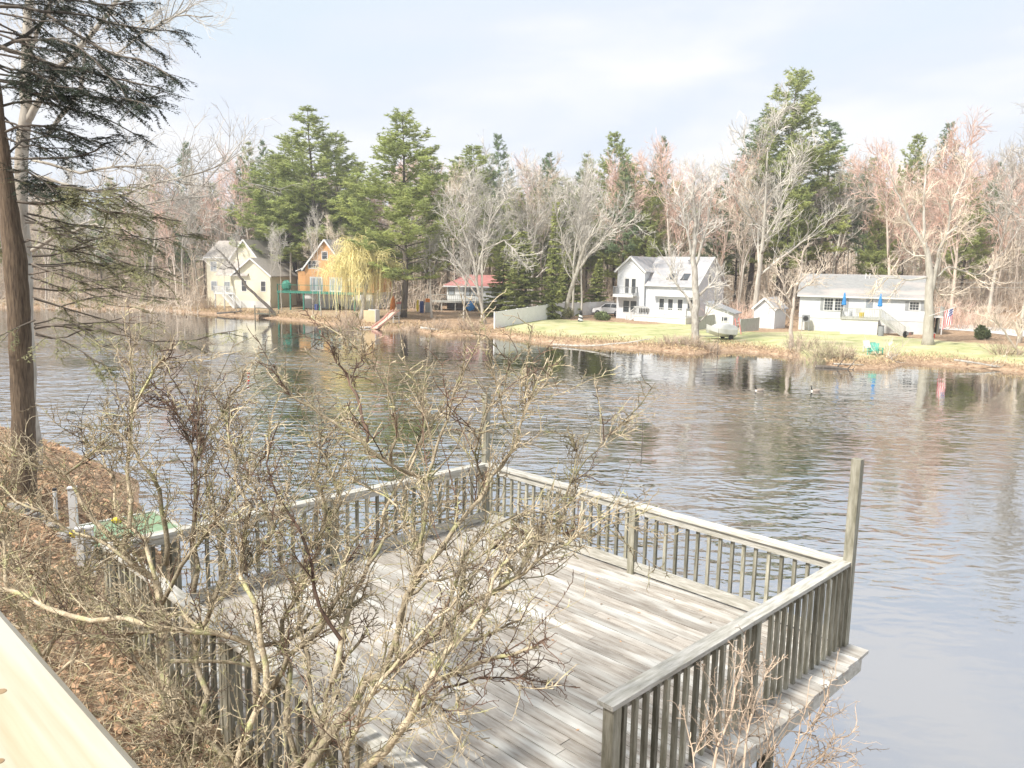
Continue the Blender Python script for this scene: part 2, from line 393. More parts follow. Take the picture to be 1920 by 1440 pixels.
m1 = n.new('ShaderNodeMath'); m1.operation = 'MULTIPLY'; l.new(r1.outputs[0], m1.inputs[0]); l.new(f1.outputs[0], m1.inputs[1])
m2 = n.new('ShaderNodeMath'); m2.operation = 'MULTIPLY'; l.new(m1.outputs[0], m2.inputs[0]); l.new(f2.outputs[0], m2.inputs[1])
m3 = n.new('ShaderNodeMath'); m3.operation = 'MULTIPLY'; m3.inputs[1].default_value = .70; l.new(m2.outputs[0], m3.inputs[0])
bp = n.new('ShaderNodeBump'); bp.inputs['Distance'].default_value = .30; l.new(m3.outputs[0], bp.inputs['Strength']); l.new(acc.outputs[0], bp.inputs['Height'])
l.new(bp.outputs[0], gl.inputs['Normal'])
w = MB(); w.face([(-239,-60,0),(239,-60,0),(239,325,0),(-239,325,0)])
tag(w.build('water', wm), kind='structure')

# ------------------------------------------------------------------ the deck over the pond
YAW = R(-44.9)
K = 3.03
DA = Vector((-.13*K, 4.01*K, CAMZ - K))         # rail-top corner at the far post
LA, LB = 1.90*K-.07, 1.845*K
RH = .316*K                                      # rail height
dz = DA.z - RH                                   # deck level
deck = thing('wooden_deck', (DA.x, DA.y, dz), YAW, 'weathered gray wooden deck with slatted railings built out over the pond', 'deck')
# local: x along the far rail (A->B), -y towards the camera's bank (A->E); rail line on the rectangle
m = MB(); y = .10; r2 = random.Random(3)
while y > -LB+.06:
    wd = .138; cuts = [-.28] + sorted(r2.uniform(.3, LA-.3) for _ in range(r2.choice((1, 1, 2)))) + [LA+.30+r2.uniform(-.012,.012)]
    for a_, b_ in zip(cuts, cuts[1:]):
        if b_-a_ < .05: continue
        jz = r2.uniform(-.002,.002)
        m.box(a_+.003, b_-.003, y-wd+.009, y-.001, -.036+jz, jz, r2.random())
    y -= wd
m.build('floorboards', 'deck', deck)
m = MB()
for yy in [-.02 - i*.6 for i in range(11)]:
    if yy > -LB-.1: m.box(LA*0-.2, LA+.2, yy-.02, yy+.02, -.24, -.04, .4)
for xx in (.5, LA-.6): m.box(xx-.04, xx+.04, -LB, .02, -.46, -.245, .4)
m.build('joists', 'darkwood', deck)
m = MB(); m.box(LA+.19, LA+.225, -LB-.05, .1, -.26, -.042); m.box(-.2, LA+.185, .062, .098, -.24, -.042); m.build('fascia', 'fascia', deck)
for (xx, yy) in ((.5,-.3),(LA-.6,-.3),(.5,-2.8),(LA-.6,-2.8),(LA/2,-.3)):
    m = MB(); m.tube([(xx, yy, -dz-1.5), (xx, yy, -.465)], .09, 8); m.build('piling', 'darkwood', deck, smooth=False)
m = MB()


for yy in (-.6, -3.0):
    m = MB(); m.bar((LA+.1, yy, -.24), (LA-.9, yy-.02, -1.9), .09, .05); m.build('brace', 'bal', deck)
G['rail_y'] = mat('weathered_rail_wood_across', (.60,.58,.53), (.36,.345,.29), 3, (10, 1.2, 10), tint=.18, bump=.5, bsc=8)
def railing(nm, p, q, out, nb, posts, bottom, start=.1, end=.1, stuff=False, extra=0):
    """rail from p to q (local xy); 'out' = outward unit normal"""
    p, q, out = Vector(p), Vector(q), Vector(out); d = (q-p); L = d.length; d.normalize()
    rr = random.Random(nb); RM_ = 'rail' if nm in ('AB','ED') else 'rail_y'
    def V(s, o, z): return (p.x+d.x*s+out.x*o, p.y+d.y*s+out.y*o, z)
    m = MB(); h = RH
    half = L*.52
    zo = -.019 if nm in ('AB','ED') else -.0165
    for a_, b_ in ((-.07, half), (half+.004, L+.07)): m.bar(V(a_,0,h+zo), V(b_,0,h+zo), .14, .038, rr.random())
    cap = m.build('railing', RM_, deck)
    m = MB()
    m.bar(V(.03,-.015,h-.086), V(L-.03,-.015,h-.086), .038, .092, .3); m.build('top_rail', RM_, cap)
    if bottom:
        m = MB(); m.bar(V(.03,-.018,.10), V(L-.03,-.018,.10), .04, .13, .2); m.build('bottom_rail', RM_, cap)
    sp_ = (L-start-end)/(nb-1)
    allb = MB()
    for i in range(nb):
        s = start + i*sp_ + rr.uniform(-.008,.008)
        if any(abs(s-x) < .075 for x in posts): continue
        mm = allb if stuff else MB(); tn = rr.random()
        top = h-.045; bt = .0 if not bottom else .02
        lo = V(s + rr.uniform(-.004,.004), .027+extra, bt); hi = V(s, .027+extra, top-.03)
        mm.bar(lo, hi, .038, .038, tn, up=(out.x, out.y, 0))
        # bevelled tip leaning back under the cap
        c0 = Vector(hi); dd = Vector((d.x, d.y, 0))*.019; oo = Vector((out.x, out.y, 0))*.019
        a1, a2, a3, a4 = c0-dd-oo, c0+dd-oo, c0+dd+oo, c0-dd+oo
        b1, b2 = a1+Vector((0,0,.035)), a2+Vector((0,0,.035))
        mm.face([a1,a4,b1], tn); mm.face([a2,b2,a3], tn); mm.face([a4,a3,b2,b1], tn); mm.face([a1,b1,b2,a2], tn)
        if not stuff: mm.build('baluster', 'bal', cap)
    if stuff: tag(allb.build('balusters', 'bal', cap), kind='stuff')
    return V
V = railing('AB', (0,0), (LA,0), (0,1), 36, (.0, LA*.512), True)
V2 = railing('BC', (LA,0), (LA,-4.08), (1,0), 29, (1.9,), False, .06, .1, extra=.01)
V3 = railing('AE', (0,0), (0,-LB), (-1,0), 34, (LB*.5,), True, stuff=True)
V4 = railing('ED', (0,-LB), (LA,-LB), (0,-1), 36, (LA*.5,), True)
for (xx, yy, z0, z1, wdt) in ((-.02,.02,-.2, RH+.395*K*.93,.092), (LA+.03,.03,-.25, RH+.371*K,.098), (LA*.512,-.02,-.1,RH-.04,.095), (LA+.0,-1.98,-.1,RH-.04,.092), (LA,-4.06,-.2,RH-.04,.095),(-.02,-LB,-.2,RH-.04,.092),(LA,-LB,-.2,RH-.04,.092),(LA*.5,-LB,-.2,RH-.04,.092),(0,-LB*.5,-.1,RH-.04,.092)):
    m = MB(); m.box(xx-wdt/2, xx+wdt/2, yy-wdt/2, yy+wdt/2, z0, z1, .55); m.build('post', 'bal', deck)

# new pine rail cap of the balcony the photograph is taken from
P0, P1 = onz(-40, 1088, CAMZ-.52), onz(300, 1463, CAMZ-.52)
bd = (P1-P0).normalized(); bn = Vector((bd.y, -bd.x, 0)); 
if bn.x > 0: bn = -bn
ra = math.atan2(bd.y, bd.x)
br = thing('balcony_rail', (P0.x, P0.y, CAMZ-.52), ra, 'fresh pale pine board with knots capping the balcony rail at the bottom left', 'rail')
m = MB()
pr = [(0,-.012),(-.012,0),(-.13,.0),(-.142,-.012),(-.142,-.038),(0,-.038)]
sgn = 1 if (Matrix.Rotation(-ra, 3, 'Z') @ bn).y > 0 else -1
m.prism([(-u*sgn, w_) for u, w_ in pr], 'x', -1.6, 1.9)
brd = m.build('rail_cap', 'pine_board', br)
m = MB(); m.box(-1.6, 1.9, min(.05*sgn,.088*sgn), max(.05*sgn,.088*sgn), -.13, -.04); m.build('under_rail', 'pine_board', br)
iv = (Matrix.Translation(br.location) @ Matrix.Rotation(ra, 4, 'Z')).inverted()
for (kx, ky, s) in ((1,1297,.0065),(-2,1428,.005)):
    c = iv @ onz(kx, ky, CAMZ-.52); m = MB(); m.tube([(c.x,c.y,-.004),(c.x,c.y,.0006)], s, 12); m.build('knot', 'knot', brd)
for s in (-1.2, .1, 1.4):
    m = MB(); m.box(s-.045, s+.045, .03 if sgn > 0 else -.12, .12 if sgn > 0 else -.03, -1.0, -.135); m.build('post', 'pine_board', br)
bal = thing('balcony_floor', (0,-.3,CAMZ-1.62), ra, 'wooden balcony floor under the pine rail, where the camera stands', 'balcony')
m = MB()
for i in range(9): m.box(-3, 3, -1.3+i*.14*1, -1.3+i*.14+.134, -.04, 0, rnd.random())
m.build('floorboards', 'deck', bal)

# ------------------------------------------------------------------ plants
def wander(p, d, L, nseg, wob, upb=0.0, r=rnd):
    pts = [p.copy()]; d = d.normalized()
    for i in range(nseg):
        d = (d + Vector((r.gauss(0,wob), r.gauss(0,wob), r.gauss(0,wob)+upb))).normalized()
        p = p + d*(L/nseg); pts.append(p.copy())
    return pts
def side_dir(d, ang, r=rnd):
    o = d.orthogonal().normalized(); o.rotate(Matrix.Rotation(r.uniform(0, 2*math.pi), 3, d))
    return (d*math.cos(ang) + o*math.sin(ang)).normalized()

def bare_tree_meshes(seed, H=18, spread=.6, r0=.28, fork=.35, lean=0, nlimb=9, nsub=8, ntwig=7, buds=0, tw=.022):
    r = random.Random(seed); T = MB(); C = MB()
    d = Vector((lean, 0, 1)).normalized()
    trunk = wander(Vector((0,0,-.4)), d, H*.80, 12, .05, .05, r)
    rr = [r0*(1.25 if i == 0 else 1)*(1-.86*(i/12)**.9) for i in range(13)]
    T.tube(trunk, rr, 7, r.random())
    for i in range(nlimb):
        s = fork + (1-fork)*(i+r.random()*.7)/nlimb
        k = min(11, int(s*12)); p = trunk[k].lerp(trunk[k+1], s*12-k); rb = rr[k]*.62
        L = H*r.uniform(.30,.46)*(1.15-s*.55)
        sd_ = side_dir((trunk[k+1]-trunk[k]).normalized(), r.uniform(.45, .75)*spread*1.5, r)
        if sd_.z < .15: sd_.z = .2
        limb = wander(p, sd_, L, 7, .13, .07, r)
        rl = [max(.02, rb*(1-.85*j/7)) for j in range(8)]
        T.tube(limb, rl, 5, r.random())
        for j in range(nsub):
            u = .2+.8*(j+r.random())/nsub; kk = min(6, int(u*7)); q = limb[kk].lerp(limb[kk+1], min(1, u*7-kk))
            l2 = L*r.uniform(.25,.45)*(1.2-u*.6)
            sb_ = wander(q, side_dir((limb[kk+1]-limb[kk]).normalized(), r.uniform(.4,.9), r), l2, 4, .16, .09, r)
            C.tube(sb_, [max(tw, rl[kk]*.5*(1-.8*x/4)) for x in range(5)], 4, r.random(), False)
            for x in range(ntwig):
                v = .15+.85*r.random(); k3 = min(3, int(v*4)); q3 = sb_[k3].lerp(sb_[k3+1], min(1, v*4-k3))
                t3 = wander(q3, side_dir((sb_[k3+1]-sb_[k3]).normalized(), r.uniform(.3,.9), r), r.uniform(.6,1.7)*H/18, 2, .2, .1, r)
                tn = r.random()
                C.tube(t3, [tw, tw*.8, tw*.4], 3, tn, False)
                for y_ in range(3):
                    q4 = t3[1].lerp(t3[2], r.random())
                    t4 = wander(q4, side_dir((t3[2]-t3[1]).normalized(), r.uniform(.4,1.0), r), r.uniform(.3,.7)*H/18, 1, .1, .1, r)
                    C.tube(t4, [tw*.7, tw*.35], 3, tn, False)
                    for _ in range(buds):
                        q5 = t4[0].lerp(t4[1], r.random()) + Vector((r.gauss(0,.08), r.gauss(0,.08), r.gauss(0,.08))); z_ = .035
                        C.face([q5+Vector((r.uniform(-z_,z_), r.uniform(-z_,z_), r.uniform(-z_,z_))) for _ in range(3)], r.uniform(.4,1))
    return T, C

def conifer_meshes(seed, H=22, kind='pine', Rm=4.5, base=.25, r0=.3, sparse=1.0):
    r = random.Random(seed); T = MB(); C = MB()
    trunk = wander(Vector((0,0,-.4)), Vector((0,0,1)), H, 14, .02, .05, r)
    rr = [r0*(1-.93*i/14) for i in range(15)]
    T.tube(trunk, rr, 7, .5)
    nw = int(H*(1-base)*(1.25 if kind == 'pine' else 2.6))
    for i in range(nw):
        s = base + (1-base)*(i+r.random()*.6)/nw; k = min(13, int(s*14)); p = trunk[k].lerp(trunk[k+1], s*14-k)
        u = (s-base)/(1-base)
        if kind == 'pine':
            prof = (1-u)**.75*(.55+.45*min(1, u*4)) + .06; nb = r.choice((3,4,5)); rise = .12+.55*u
        else:
            prof = (1-u)**.95 + .03; nb = r.choice((4,5,6)); rise = -.12+.4*u
        a0 = r.uniform(0, 6.28)
        for b_ in range(nb):
            if r.random() > .93*sparse: continue
            an = a0 + b_*6.283/nb + r.uniform(-.4,.4)
            L = Rm*prof*r.uniform(.6,1.25) if kind == 'pine' else Rm*prof*r.uniform(.8,1.12)
            d = Vector((math.cos(an), math.sin(an), rise))
            br_ = wander(p, d, L, 5, .07, .05 if kind == 'pine' else -.01, r)
            T.tube(br_, [max(.018, rr[k]*.33*(1-.8*x/5)) for x in range(6)], 4, .4, False)
            if kind == 'pine':
                n_sub = max(4, int(L*3.6))
                for j in range(n_sub):
                    v = .28+.72*(j+r.random())/n_sub; kk = min(4, int(v*5)); q = br_[kk].lerp(br_[kk+1], min(1, v*5-kk))
                    dd = side_dir((br_[kk+1]-br_[kk]).normalized(), r.uniform(.5,1.1), r); dd.z = dd.z*.35+.12
                    l2 = L*.32*(1.15-v*.5)+.35
                    sub = wander(q, dd, l2, 3, .12, .05, r)
                    C.tube(sub, [.03,.022,.015,.008], 3, .05, False)
                    nt_ = max(4, int(l2*6.5)); tn0 = r.uniform(.15,.7)
                    for x in range(nt_):
                        w_ = .15+.85*x/nt_; k3 = min(2, int(w_*3)); c = sub[k3].lerp(sub[k3+1], min(1, w_*3-k3))
                        tn = min(1, max(0, tn0+r.uniform(-.25,.35)))
                        c = c + Vector((r.gauss(0,.1), r.gauss(0,.1), r.gauss(0,.06)))
                        for y_ in range(9):
                            e_ = Vector((r.gauss(0,.9), r.gauss(0,.9), r.gauss(.3,.4))).normalized()*r.uniform(.15,.42)
                            o_ = e_.orthogonal().normalized()*.04; o_.rotate(Matrix.Rotation(r.uniform(0,6.28), 3, e_.normalized()))
                            C.face([c+o_, c+e_, c-o_], tn)
            else:
                n_s = max(5, int(L*13))
                for j in range(n_s):
                    v = .08+.92*j/n_s; kk = min(4, int(v*5)); q = br_[kk].lerp(br_[kk+1], min(1, v*5-kk))
                    tn = r.uniform(.1,.9)
                    for y_ in range(3):
                        sidev = Vector((-math.sin(an), math.cos(an), 0))*r.choice((-1,1))
                        e_ = 1.5*(sidev*r.uniform(.3,1)+Vector((math.cos(an), math.sin(an), 0))*r.uniform(.2,1)+Vector((0,0,r.uniform(-.55,.15)))).normalized()*r.uniform(.2,.55)*(1.1-v*.4)
                        o_ = Vector((r.gauss(0,1), r.gauss(0,1), r.gauss(0,1))).cross(e_).normalized()*.10
                        C.face([q, q+e_*.5+o_, q+e_, q+e_*.5-o_], tn)
    return T, C

KINDS = {}
def reg(key, meshes, mt, mc, name):
    T, C = meshes
    KINDS[key] = (T.mesh('trunk', G[mt], True), C.mesh('crown', G[mc]), name)
def tree(key, base, sc, rz, label, cat='tree', group=None, mc=None, wide=1.0):
    tm, cm, name = KINDS[key]
    o = thing(name, base, rz, label, cat, group); o.scale = (sc*wide, sc*wide, sc)
    a = bpy.data.objects.new('trunk', tm); b_ = bpy.data.objects.new('crown', cm)
    for k in (a, b_): COL.objects.link(k); k.parent = o
    return o
reg('gray1', bare_tree_meshes(11, 18, .75, .26), 'graybark', 'graytwig', 'bare_tree')
reg('gray2', bare_tree_meshes(12, 18, .55, .20, .3, .12, 10), 'graybark', 'graytwig', 'bare_tree')
reg('gray3', bare_tree_meshes(13, 18, .95, .30, .25, -.08, 11, 8, 7), 'graybark', 'graytwig', 'bare_tree')
reg('tan1', bare_tree_meshes(21, 18, .6, .20, .35, 0, 9), 'tanbark', 'tantwig', 'bare_tree')
reg('tan2', bare_tree_meshes(22, 18, .5, .17, .4, .05, 9), 'tanbark', 'tantwig', 'bare_tree')
reg('pink1', bare_tree_meshes(31, 18, .7, .22, .25, 0, 11, 8, 7, 3), 'tanbark', 'pinktwig', 'budding_tree')
reg('pink2', bare_tree_meshes(32, 18, .85, .24, .3, .05, 11, 8, 7, 3), 'tanbark', 'pinktwig', 'budding_tree')
reg('pole1', bare_tree_meshes(41, 18, .4, .13, .55, .03, 6, 6, 6), 'graybark', 'graytwig', 'bare_tree')
reg('pole2', bare_tree_meshes(42, 18, .45, .12, .5, -.04, 6, 6, 6), 'tanbark', 'tantwig', 'bare_tree')
reg('pine1', conifer_meshes(51, 24, 'pine', 6.0, .30), 'darkbark', 'pine', 'pine_tree')
reg('pine2', conifer_meshes(52, 24, 'pine', 5.2, .22), 'darkbark', 'pine', 'pine_tree')
reg('pine5', conifer_meshes(55, 24, 'pine', 6.4, .19), 'darkbark', 'pine', 'pine_tree')
reg('pine3', conifer_meshes(53, 24, 'pine', 4.6, .35, .28, .85), 'darkbark', 'pineblue', 'pine_tree')
reg('pine4', conifer_meshes(54, 24, 'pine', 6.6, .18, .4), 'darkbark', 'pineblue', 'pine_tree')
reg('spruce1', conifer_meshes(61, 14, 'spruce', 3.0, .04, .2), 'darkbark', 'spruce', 'spruce_tree')
reg('spruce2', conifer_meshes(62, 14, 'spruce', 1.7, .04, .16), 'darkbark', 'spruce', 'spruce_tree')

HT = dict(gray1=17, gray2=17, gray3=17, tan1=17, tan2=17, pink1=17, pink2=17, pole1=17, pole2=17, pine1=24, pine2=24, pine3=24, pine4=24, pine5=24, spruce1=14, spruce2=14)
def put(key, px, D, top, label, group=None, wide=1.0, rz=None, cat='tree'):
    """tree in pixel column px at distance D, its top at measured pixel row top"""
    b_ = gpx(px, D); h = at(px, top, D).z - b_.z
    return tree(key, b_, h/HT[key], U(0, 6.28) if rz is None else rz, label, cat, group, wide=wide)

# key trees of the far bank
put('pine5', 757, 100, 200, 'tallest pine left of centre, bare lower trunk above the salmon slide', wide=1.4, rz=.5)
put('pine2', 592, 124, 200, 'broad pine with thin airy top behind the orange house', wide=1.45)
put('pine1', 520, 122, 285, 'dense green pine left of the broad airy-topped pine behind the orange house', wide=1.5)
put('pine1', 552, 130, 250, 'tall green pine between the dense one and the broad airy-topped one', wide=1.2)
put('pine5', 640, 131, 245, 'tall green pine just left of the tallest pine left of centre', wide=1.2)
put('pine2', 800, 128, 290, 'green pine just right of the tallest pine left of centre', wide=1.3)
put('pine5', 1180, 124, 300, 'broad green pine reaching low beside the left gable of the white two-storey house', wide=1.3)
put('pine1', 1060, 126, 330, 'low broad green pine behind the slender pointed spruce', wide=1.4)
put('pine2', 960, 122, 350, 'low green pine between red-roofed house and the slender spruce', wide=1.4)
put('pine2', 668, 122, 300, 'green pine filling the gap between the two tallest left-hand pines', wide=1.0)
put('pine5', 1462, 122, 125, 'tallest pine of all, rising above the white two-storey house and its trees', wide=1.1)
put('pine3', 1405, 126, 205, 'shorter pine just left of the tallest pine of all', wide=1.4)
put('pine3', 1545, 128, 225, 'pine with ragged top just right of the tallest pine of all', wide=1.3)
put('pine1', 885, 128, 268, 'rounded green pine behind the red-roofed house, left of a thin-topped pine', wide=1.35)
put('pine3', 938, 138, 248, 'thin-topped pine behind the red-roofed house', wide=.75)
put('pine1', 1152, 130, 245, 'pine behind the white fence, left of the white two-storey house', wide=.8)
put('pine2', 1100, 136, 285, 'lower pine directly left of the pine behind the white fence', wide=.8)
put('pine3', 1232, 136, 255, 'narrow dark pine above the left end of the white two-storey house', wide=.6)
put('pine3', 352, 140, 265, 'dark pine top left of the yellow house roof', wide=.7)
put('pine2', 466, 140, 262, 'pine top above the right gable of the yellow house', wide=.65)
put('pine3', 498, 138, 262, 'slim pine next to the pine top above the yellow house', wide=.55)
put('pine3', 1022, 142, 282, 'small far pine top above the pale leaning trees', wide=.7)
put('pine1', 1690, 132, 250, 'olive pine behind the pink budding trees, over the single-storey house', wide=.75)
put('pine3', 1745, 134, 226, 'dark pine crest behind the pink budding trees at the right', wide=.7)
put('pine3', 1850, 140, 300, 'far pine at the right behind the bare trees', wide=.8)
put('pine2', 290, 138, 320, 'pine seen through the hemlock branches at the left', wide=.9)
put('pine2', 215, 138, 330, 'leftmost pine seen through the hemlock branches', wide=.9)
put('spruce2', 1036, 100, 368, 'slender pointed spruce behind the white fence', wide=.8)
put('spruce1', 985, 101, 425, 'bushy olive spruce beside the red-roofed house', wide=1.5)
put('spruce1', 940, 106, 455, 'smaller spruce against the right wall of the red-roofed house', wide=1.5)
put('spruce1', 1118, 112, 480, 'low wide spruce behind the parked car', wide=1.25)
put('spruce1', 1065, 108, 465, 'low spruce just behind the corner of the white fence', wide=1.5)
put('pink1', 478, 128, 300, 'pink budding tree behind the yellow house', wide=.7)
put('pink2', 1262, 112, 262, 'tall salmon-pink budding tree behind the left part of the white two-storey house', wide=.75)
put('pink1', 1345, 118, 300, 'salmon-pink budding tree behind the right gable of the white two-storey house', wide=.9)
put('gray3', 1418, 102, 205, 'big spreading bare gray tree between the white house and the small shed', wide=.85, rz=2.2)
put('tan1', 1385, 106, 330, 'tan bare tree left of the big spreading gray one', wide=.8)
put('pink2', 1672, 108, 262, 'large pink budding tree above the left end of the single-storey roof', wide=.9)
put('pink1', 1790, 104, 250, 'large pink budding tree right of the single-storey house', wide=.9)
put('gray1', 1860, 108, 262, 'bare gray tree behind the lawn at the right', wide=.8)
put('gray2', 1925, 76, 190, 'bare tree at the right edge reaching in from outside the picture', wide=.9, rz=3.5)
put('gray3', 905, 92, 330, 'pale bare tree standing in front of the red-roofed house', wide=.62)
put('gray2', 870, 95, 350, 'pale slanting bare tree in front of the red roof', wide=.7)
put('gray2', 1075, 104, 300, 'pale leaning bare tree behind the corner of the white fence', wide=.8, rz=.0)
put('gray2', 1092, 106, 350, 'second pale leaning bare tree right of the fence corner', wide=.8, rz=.4)
put('gray3', 1000, 118, 330, 'bare gray tree behind the bushy spruce', wide=.8)
put('gray1', 810, 100, 400, 'bare tree with twiggy crown right of the tallest left-hand pine', wide=.8)
put('tan2', 850, 118, 330, 'tan bare tree behind the red roof', wide=.8)
0 and put('gray2', 1302, 74, 330, 'bare gray tree on the lawn edge in front of the white two-storey house', wide=.62, rz=1.0)
0 and put('tan2', 1490, 71, 470, 'crooked small tree at the water left of the single-storey house', wide=.8, rz=2.5)
for px, D, top, w_ in ((419,112,470,.5),(441,110,455,.45),(505,112,440,.5),(527,111,430,.5),(586,99,440,.35),(601,101,400,.45),(630,99,410,.45),(648,101,430,.45),(668,98,450,.4)):
    who = {419:'thin bare tree before the left wall of the yellow house',441:'thin bare tree right of the first one before the yellow house',505:'thin bare tree at the right corner of the yellow house',527:'thin bare tree in the gap between yellow house and green deck',586:'forked thin tree at the water before the green deck',601:'straight gray trunk right of the forked tree before the green deck',630:'straight trunk before the middle of the green deck',648:'straight trunk left of the willow',668:'trunk among the willow strands'}[px]
    put('pole1' if px % 2 else 'pole2', px, D, top, who, wide=w_*1.6)

# the wood behind: a countable front of trees
zones = [(-200,385,'left of the yellow house'),(385,540,'behind the yellow house'),(540,800,'behind the orange house'),(800,1120,'behind the red-roofed house'),(1120,1400,'behind the white two-storey house'),(1400,1500,'behind the small shed'),(1500,1760,'behind the single-storey house'),(1760,2200,'right of the single-storey house')]
kname = dict(gray='bare gray tree in the wood ', tan='bare tan tree in the wood ', pink='pinkish budding tree in the wood ', pole='thin pole-like tree in the wood ', pine='green pine deep in the wood ')
def zone(px):
    for a_, b_, s in zones:
        if a_ <= px < b_: return s
    return zones[-1][2]
rf = random.Random(5)
for i in range(285):
    px = -160 + 2250*(i+rf.random())/285
    D = rf.choice((118,124,130,138,146,156,168)) + rf.uniform(-3,3)
    if D < 126 and (830 < px < 980 or 360 < px < 700): D += 12
    pk = .15
    if 400 < px < 520 or 1200 < px < 1400 or 1560 < px < 1900: pk = .42
    u = rf.random()
    if u < pk*.8: key = rf.choice(('pink1','pink2')); top = rf.uniform(300,400)
    elif u < pk+.20: key = rf.choice(('pine2','pine3','pine1')); top = rf.uniform(290,390)
    elif u < pk+.32: key = rf.choice(('gray1','gray2','gray3')); top = rf.uniform(280,390)
    elif u < pk+.48: key = rf.choice(('tan1','tan2')); top = rf.uniform(300,400)
    else: key = rf.choice(('pole1','pole2')); top = rf.uniform(330,430)
    if px < 430: top += 25
    z_ = zone(px); lab = ('tall ' if top < 335 else 'low ') + kname[key.rstrip('12345')].replace('deep in', 'in').replace('in the wood', 'in the '+('front' if D < 128 else 'middle' if D < 145 else 'back')+' wood') + z_
    put(key, px, D, top, lab, group='trees of the wood '+z_+', '+lab[:16].strip(), wide=rf.uniform(.7,1.0))
# deep wood and undergrowth: nobody could count it
C = MB(); r_ = random.Random(9)
for i in range(7600):
    px = r_.uniform(-500, 2400); D = r_.uniform(126, 225); b_ = gpx(px, D)
    if abs(b_.x) > 225: continue
    h = r_.uniform(3, 14)
    p = wander(b_, Vector((r_.gauss(0,.12), r_.gauss(0,.12), 1)), h, 3, .06, 0, r_)
    tn = r_.random(); C.tube(p, [.07,.055,.04,.02], 3, tn, False)
    for k in range(10):
        q = p[r_.choice((1,1,2,2,3))]; e_ = Vector((r_.gauss(0,1), r_.gauss(0,1), r_.uniform(.1,1.2))).normalized()*r_.uniform(.8,3.2)
        C.tube([q, q+e_], [.035,.015], 3, tn, False)
for i in range(5200):
    px = r_.uniform(-300, 2300); D = r_.uniform(109, 138); b_ = gpx(px, D)
    if D < 131 and (370 < px < 700 or 825 < px < 985): continue
    if D < 118 and (985 < px < 1380): continue
    h = r_.uniform(1, 4.5); p = wander(b_, Vector((r_.gauss(0,.25), r_.gauss(0,.25), 1)), h, 3, .1, 0, r_)
    tn = r_.random(); C.tube(p, [.03,.025,.02,.01], 3, tn, False)
    for k in range(5):
        q = p[r_.choice((1,2,3))]; e_ = Vector((r_.gauss(0,1), r_.gauss(0,1), r_.uniform(.1,1.2))).normalized()*r_.uniform(.4,1.5)
        C.tube([q, q+e_], [.02,.01], 3, tn, False)
tag(C.build('deep_wood', 'tantwig'), 'tangled mass of distant bare trunks and undergrowth behind all the houses', 'wood', kind='stuff')
C = MB()
for i in range(15000):
    px = r_.uniform(-500, 2400); D = r_.uniform(165, 250); b_ = gpx(px, D); q = b_ + Vector((0, 0, r_.uniform(0, 13)*r_.uniform(.3,1)))
    if abs(b_.x) > 225: continue
    if noise.noise(Vector((px*.006, D*.02, q.z*.12))) < -.05: continue
    s = .8
    C.face([q+Vector((r_.gauss(0,s), r_.gauss(0,s), r_.gauss(0,s*.6))) for _ in range(3)], r_.random())
tag(C.build('deep_evergreens', 'pineblue'), 'dim green mass of distant evergreens deep in the wood', 'wood', kind='stuff')
# ------------------------------------------------------------------ buildings
class Face:
    """maps (u along wall, o outwards, z) into a thing's local space"""
    def __init__(s, th, kind, x=0, y=0):
        s.th = th; s.k = kind; s.x = x; s.y = y
        s.M = Matrix(((1,0,0,x),(0,-1,0,y),(0,0,1,0),(0,0,0,1))) if kind == 'front' else Matrix(((0,1,0,x),(1,0,0,y),(0,0,1,0),(0,0,0,1)))
    def box(s, m, u0, u1, o0, o1, z0, z1): m.box(u0, u1, o0, o1, z0, z1, M=s.M)
def window(fc, u, z, w, h, frame='white', pane='glass', nx=1, nz=2, name='window', par=None, fw=.09, prt=.03):
    m = MB(); B = lambda *a: fc.box(m, *a)
    B(u-w/2-fw, u-w/2, .0, .05, z-h/2-fw, z+h/2+fw); B(u+w/2, u+w/2+fw, .0, .05, z-h/2-fw, z+h/2+fw)
    B(u-w/2, u+w/2, .0, .048, z+h/2, z+h/2+fw); B(u-w/2, u+w/2, .0, .048, z-h/2-fw, z-h/2)
    for i in range(1, nx): B(u-w/2+w*i/nx-prt/2, u-w/2+w*i/nx+prt/2, .022, .036, z-h/2, z+h/2)
    for i in range(1, nz): B(u-w/2, u+w/2, .022, .034, z-h/2+h*i/nz-prt/2, z-h/2+h*i/nz+prt/2)
    o = m.build(name, frame, par or fc.th)
    m = MB(); B(u-w/2, u+w/2, .004, .018, z-h/2, z+h/2); m.build('pane', pane, o)
    return o
def door(fc, u, z0, w, h, frame='white', pane='glass', leaf='white', glassh=.6):
    m = MB(); B = lambda *a: fc.box(m, *a)
    B(u-w/2-.09, u-w/2, .0, .05, z0, z0+h+.09); B(u+w/2, u+w/2+.09, .0, .05, z0, z0+h+.09); B(u-w/2, u+w/2, .0, .048, z0+h, z0+h+.09)
    B(u-w/2, u+w/2, .002, .02, z0, z0+h)
    o = m.build('door', leaf, fc.th)
    m = MB(); B = lambda *a: fc.box(m, *a); B(u-w/2+.12, u+w/2-.12, .021, .03, z0+h*(1-glassh), z0+h-.12); m.build('pane', pane, o)
    m = MB(); B = lambda *a: fc.box(m, *a); B(u+w/2-.1, u+w/2-.06, .021, .07, z0+h*.48, z0+h*.48+.05); m.build('handle', 'chrome', o)
    return o
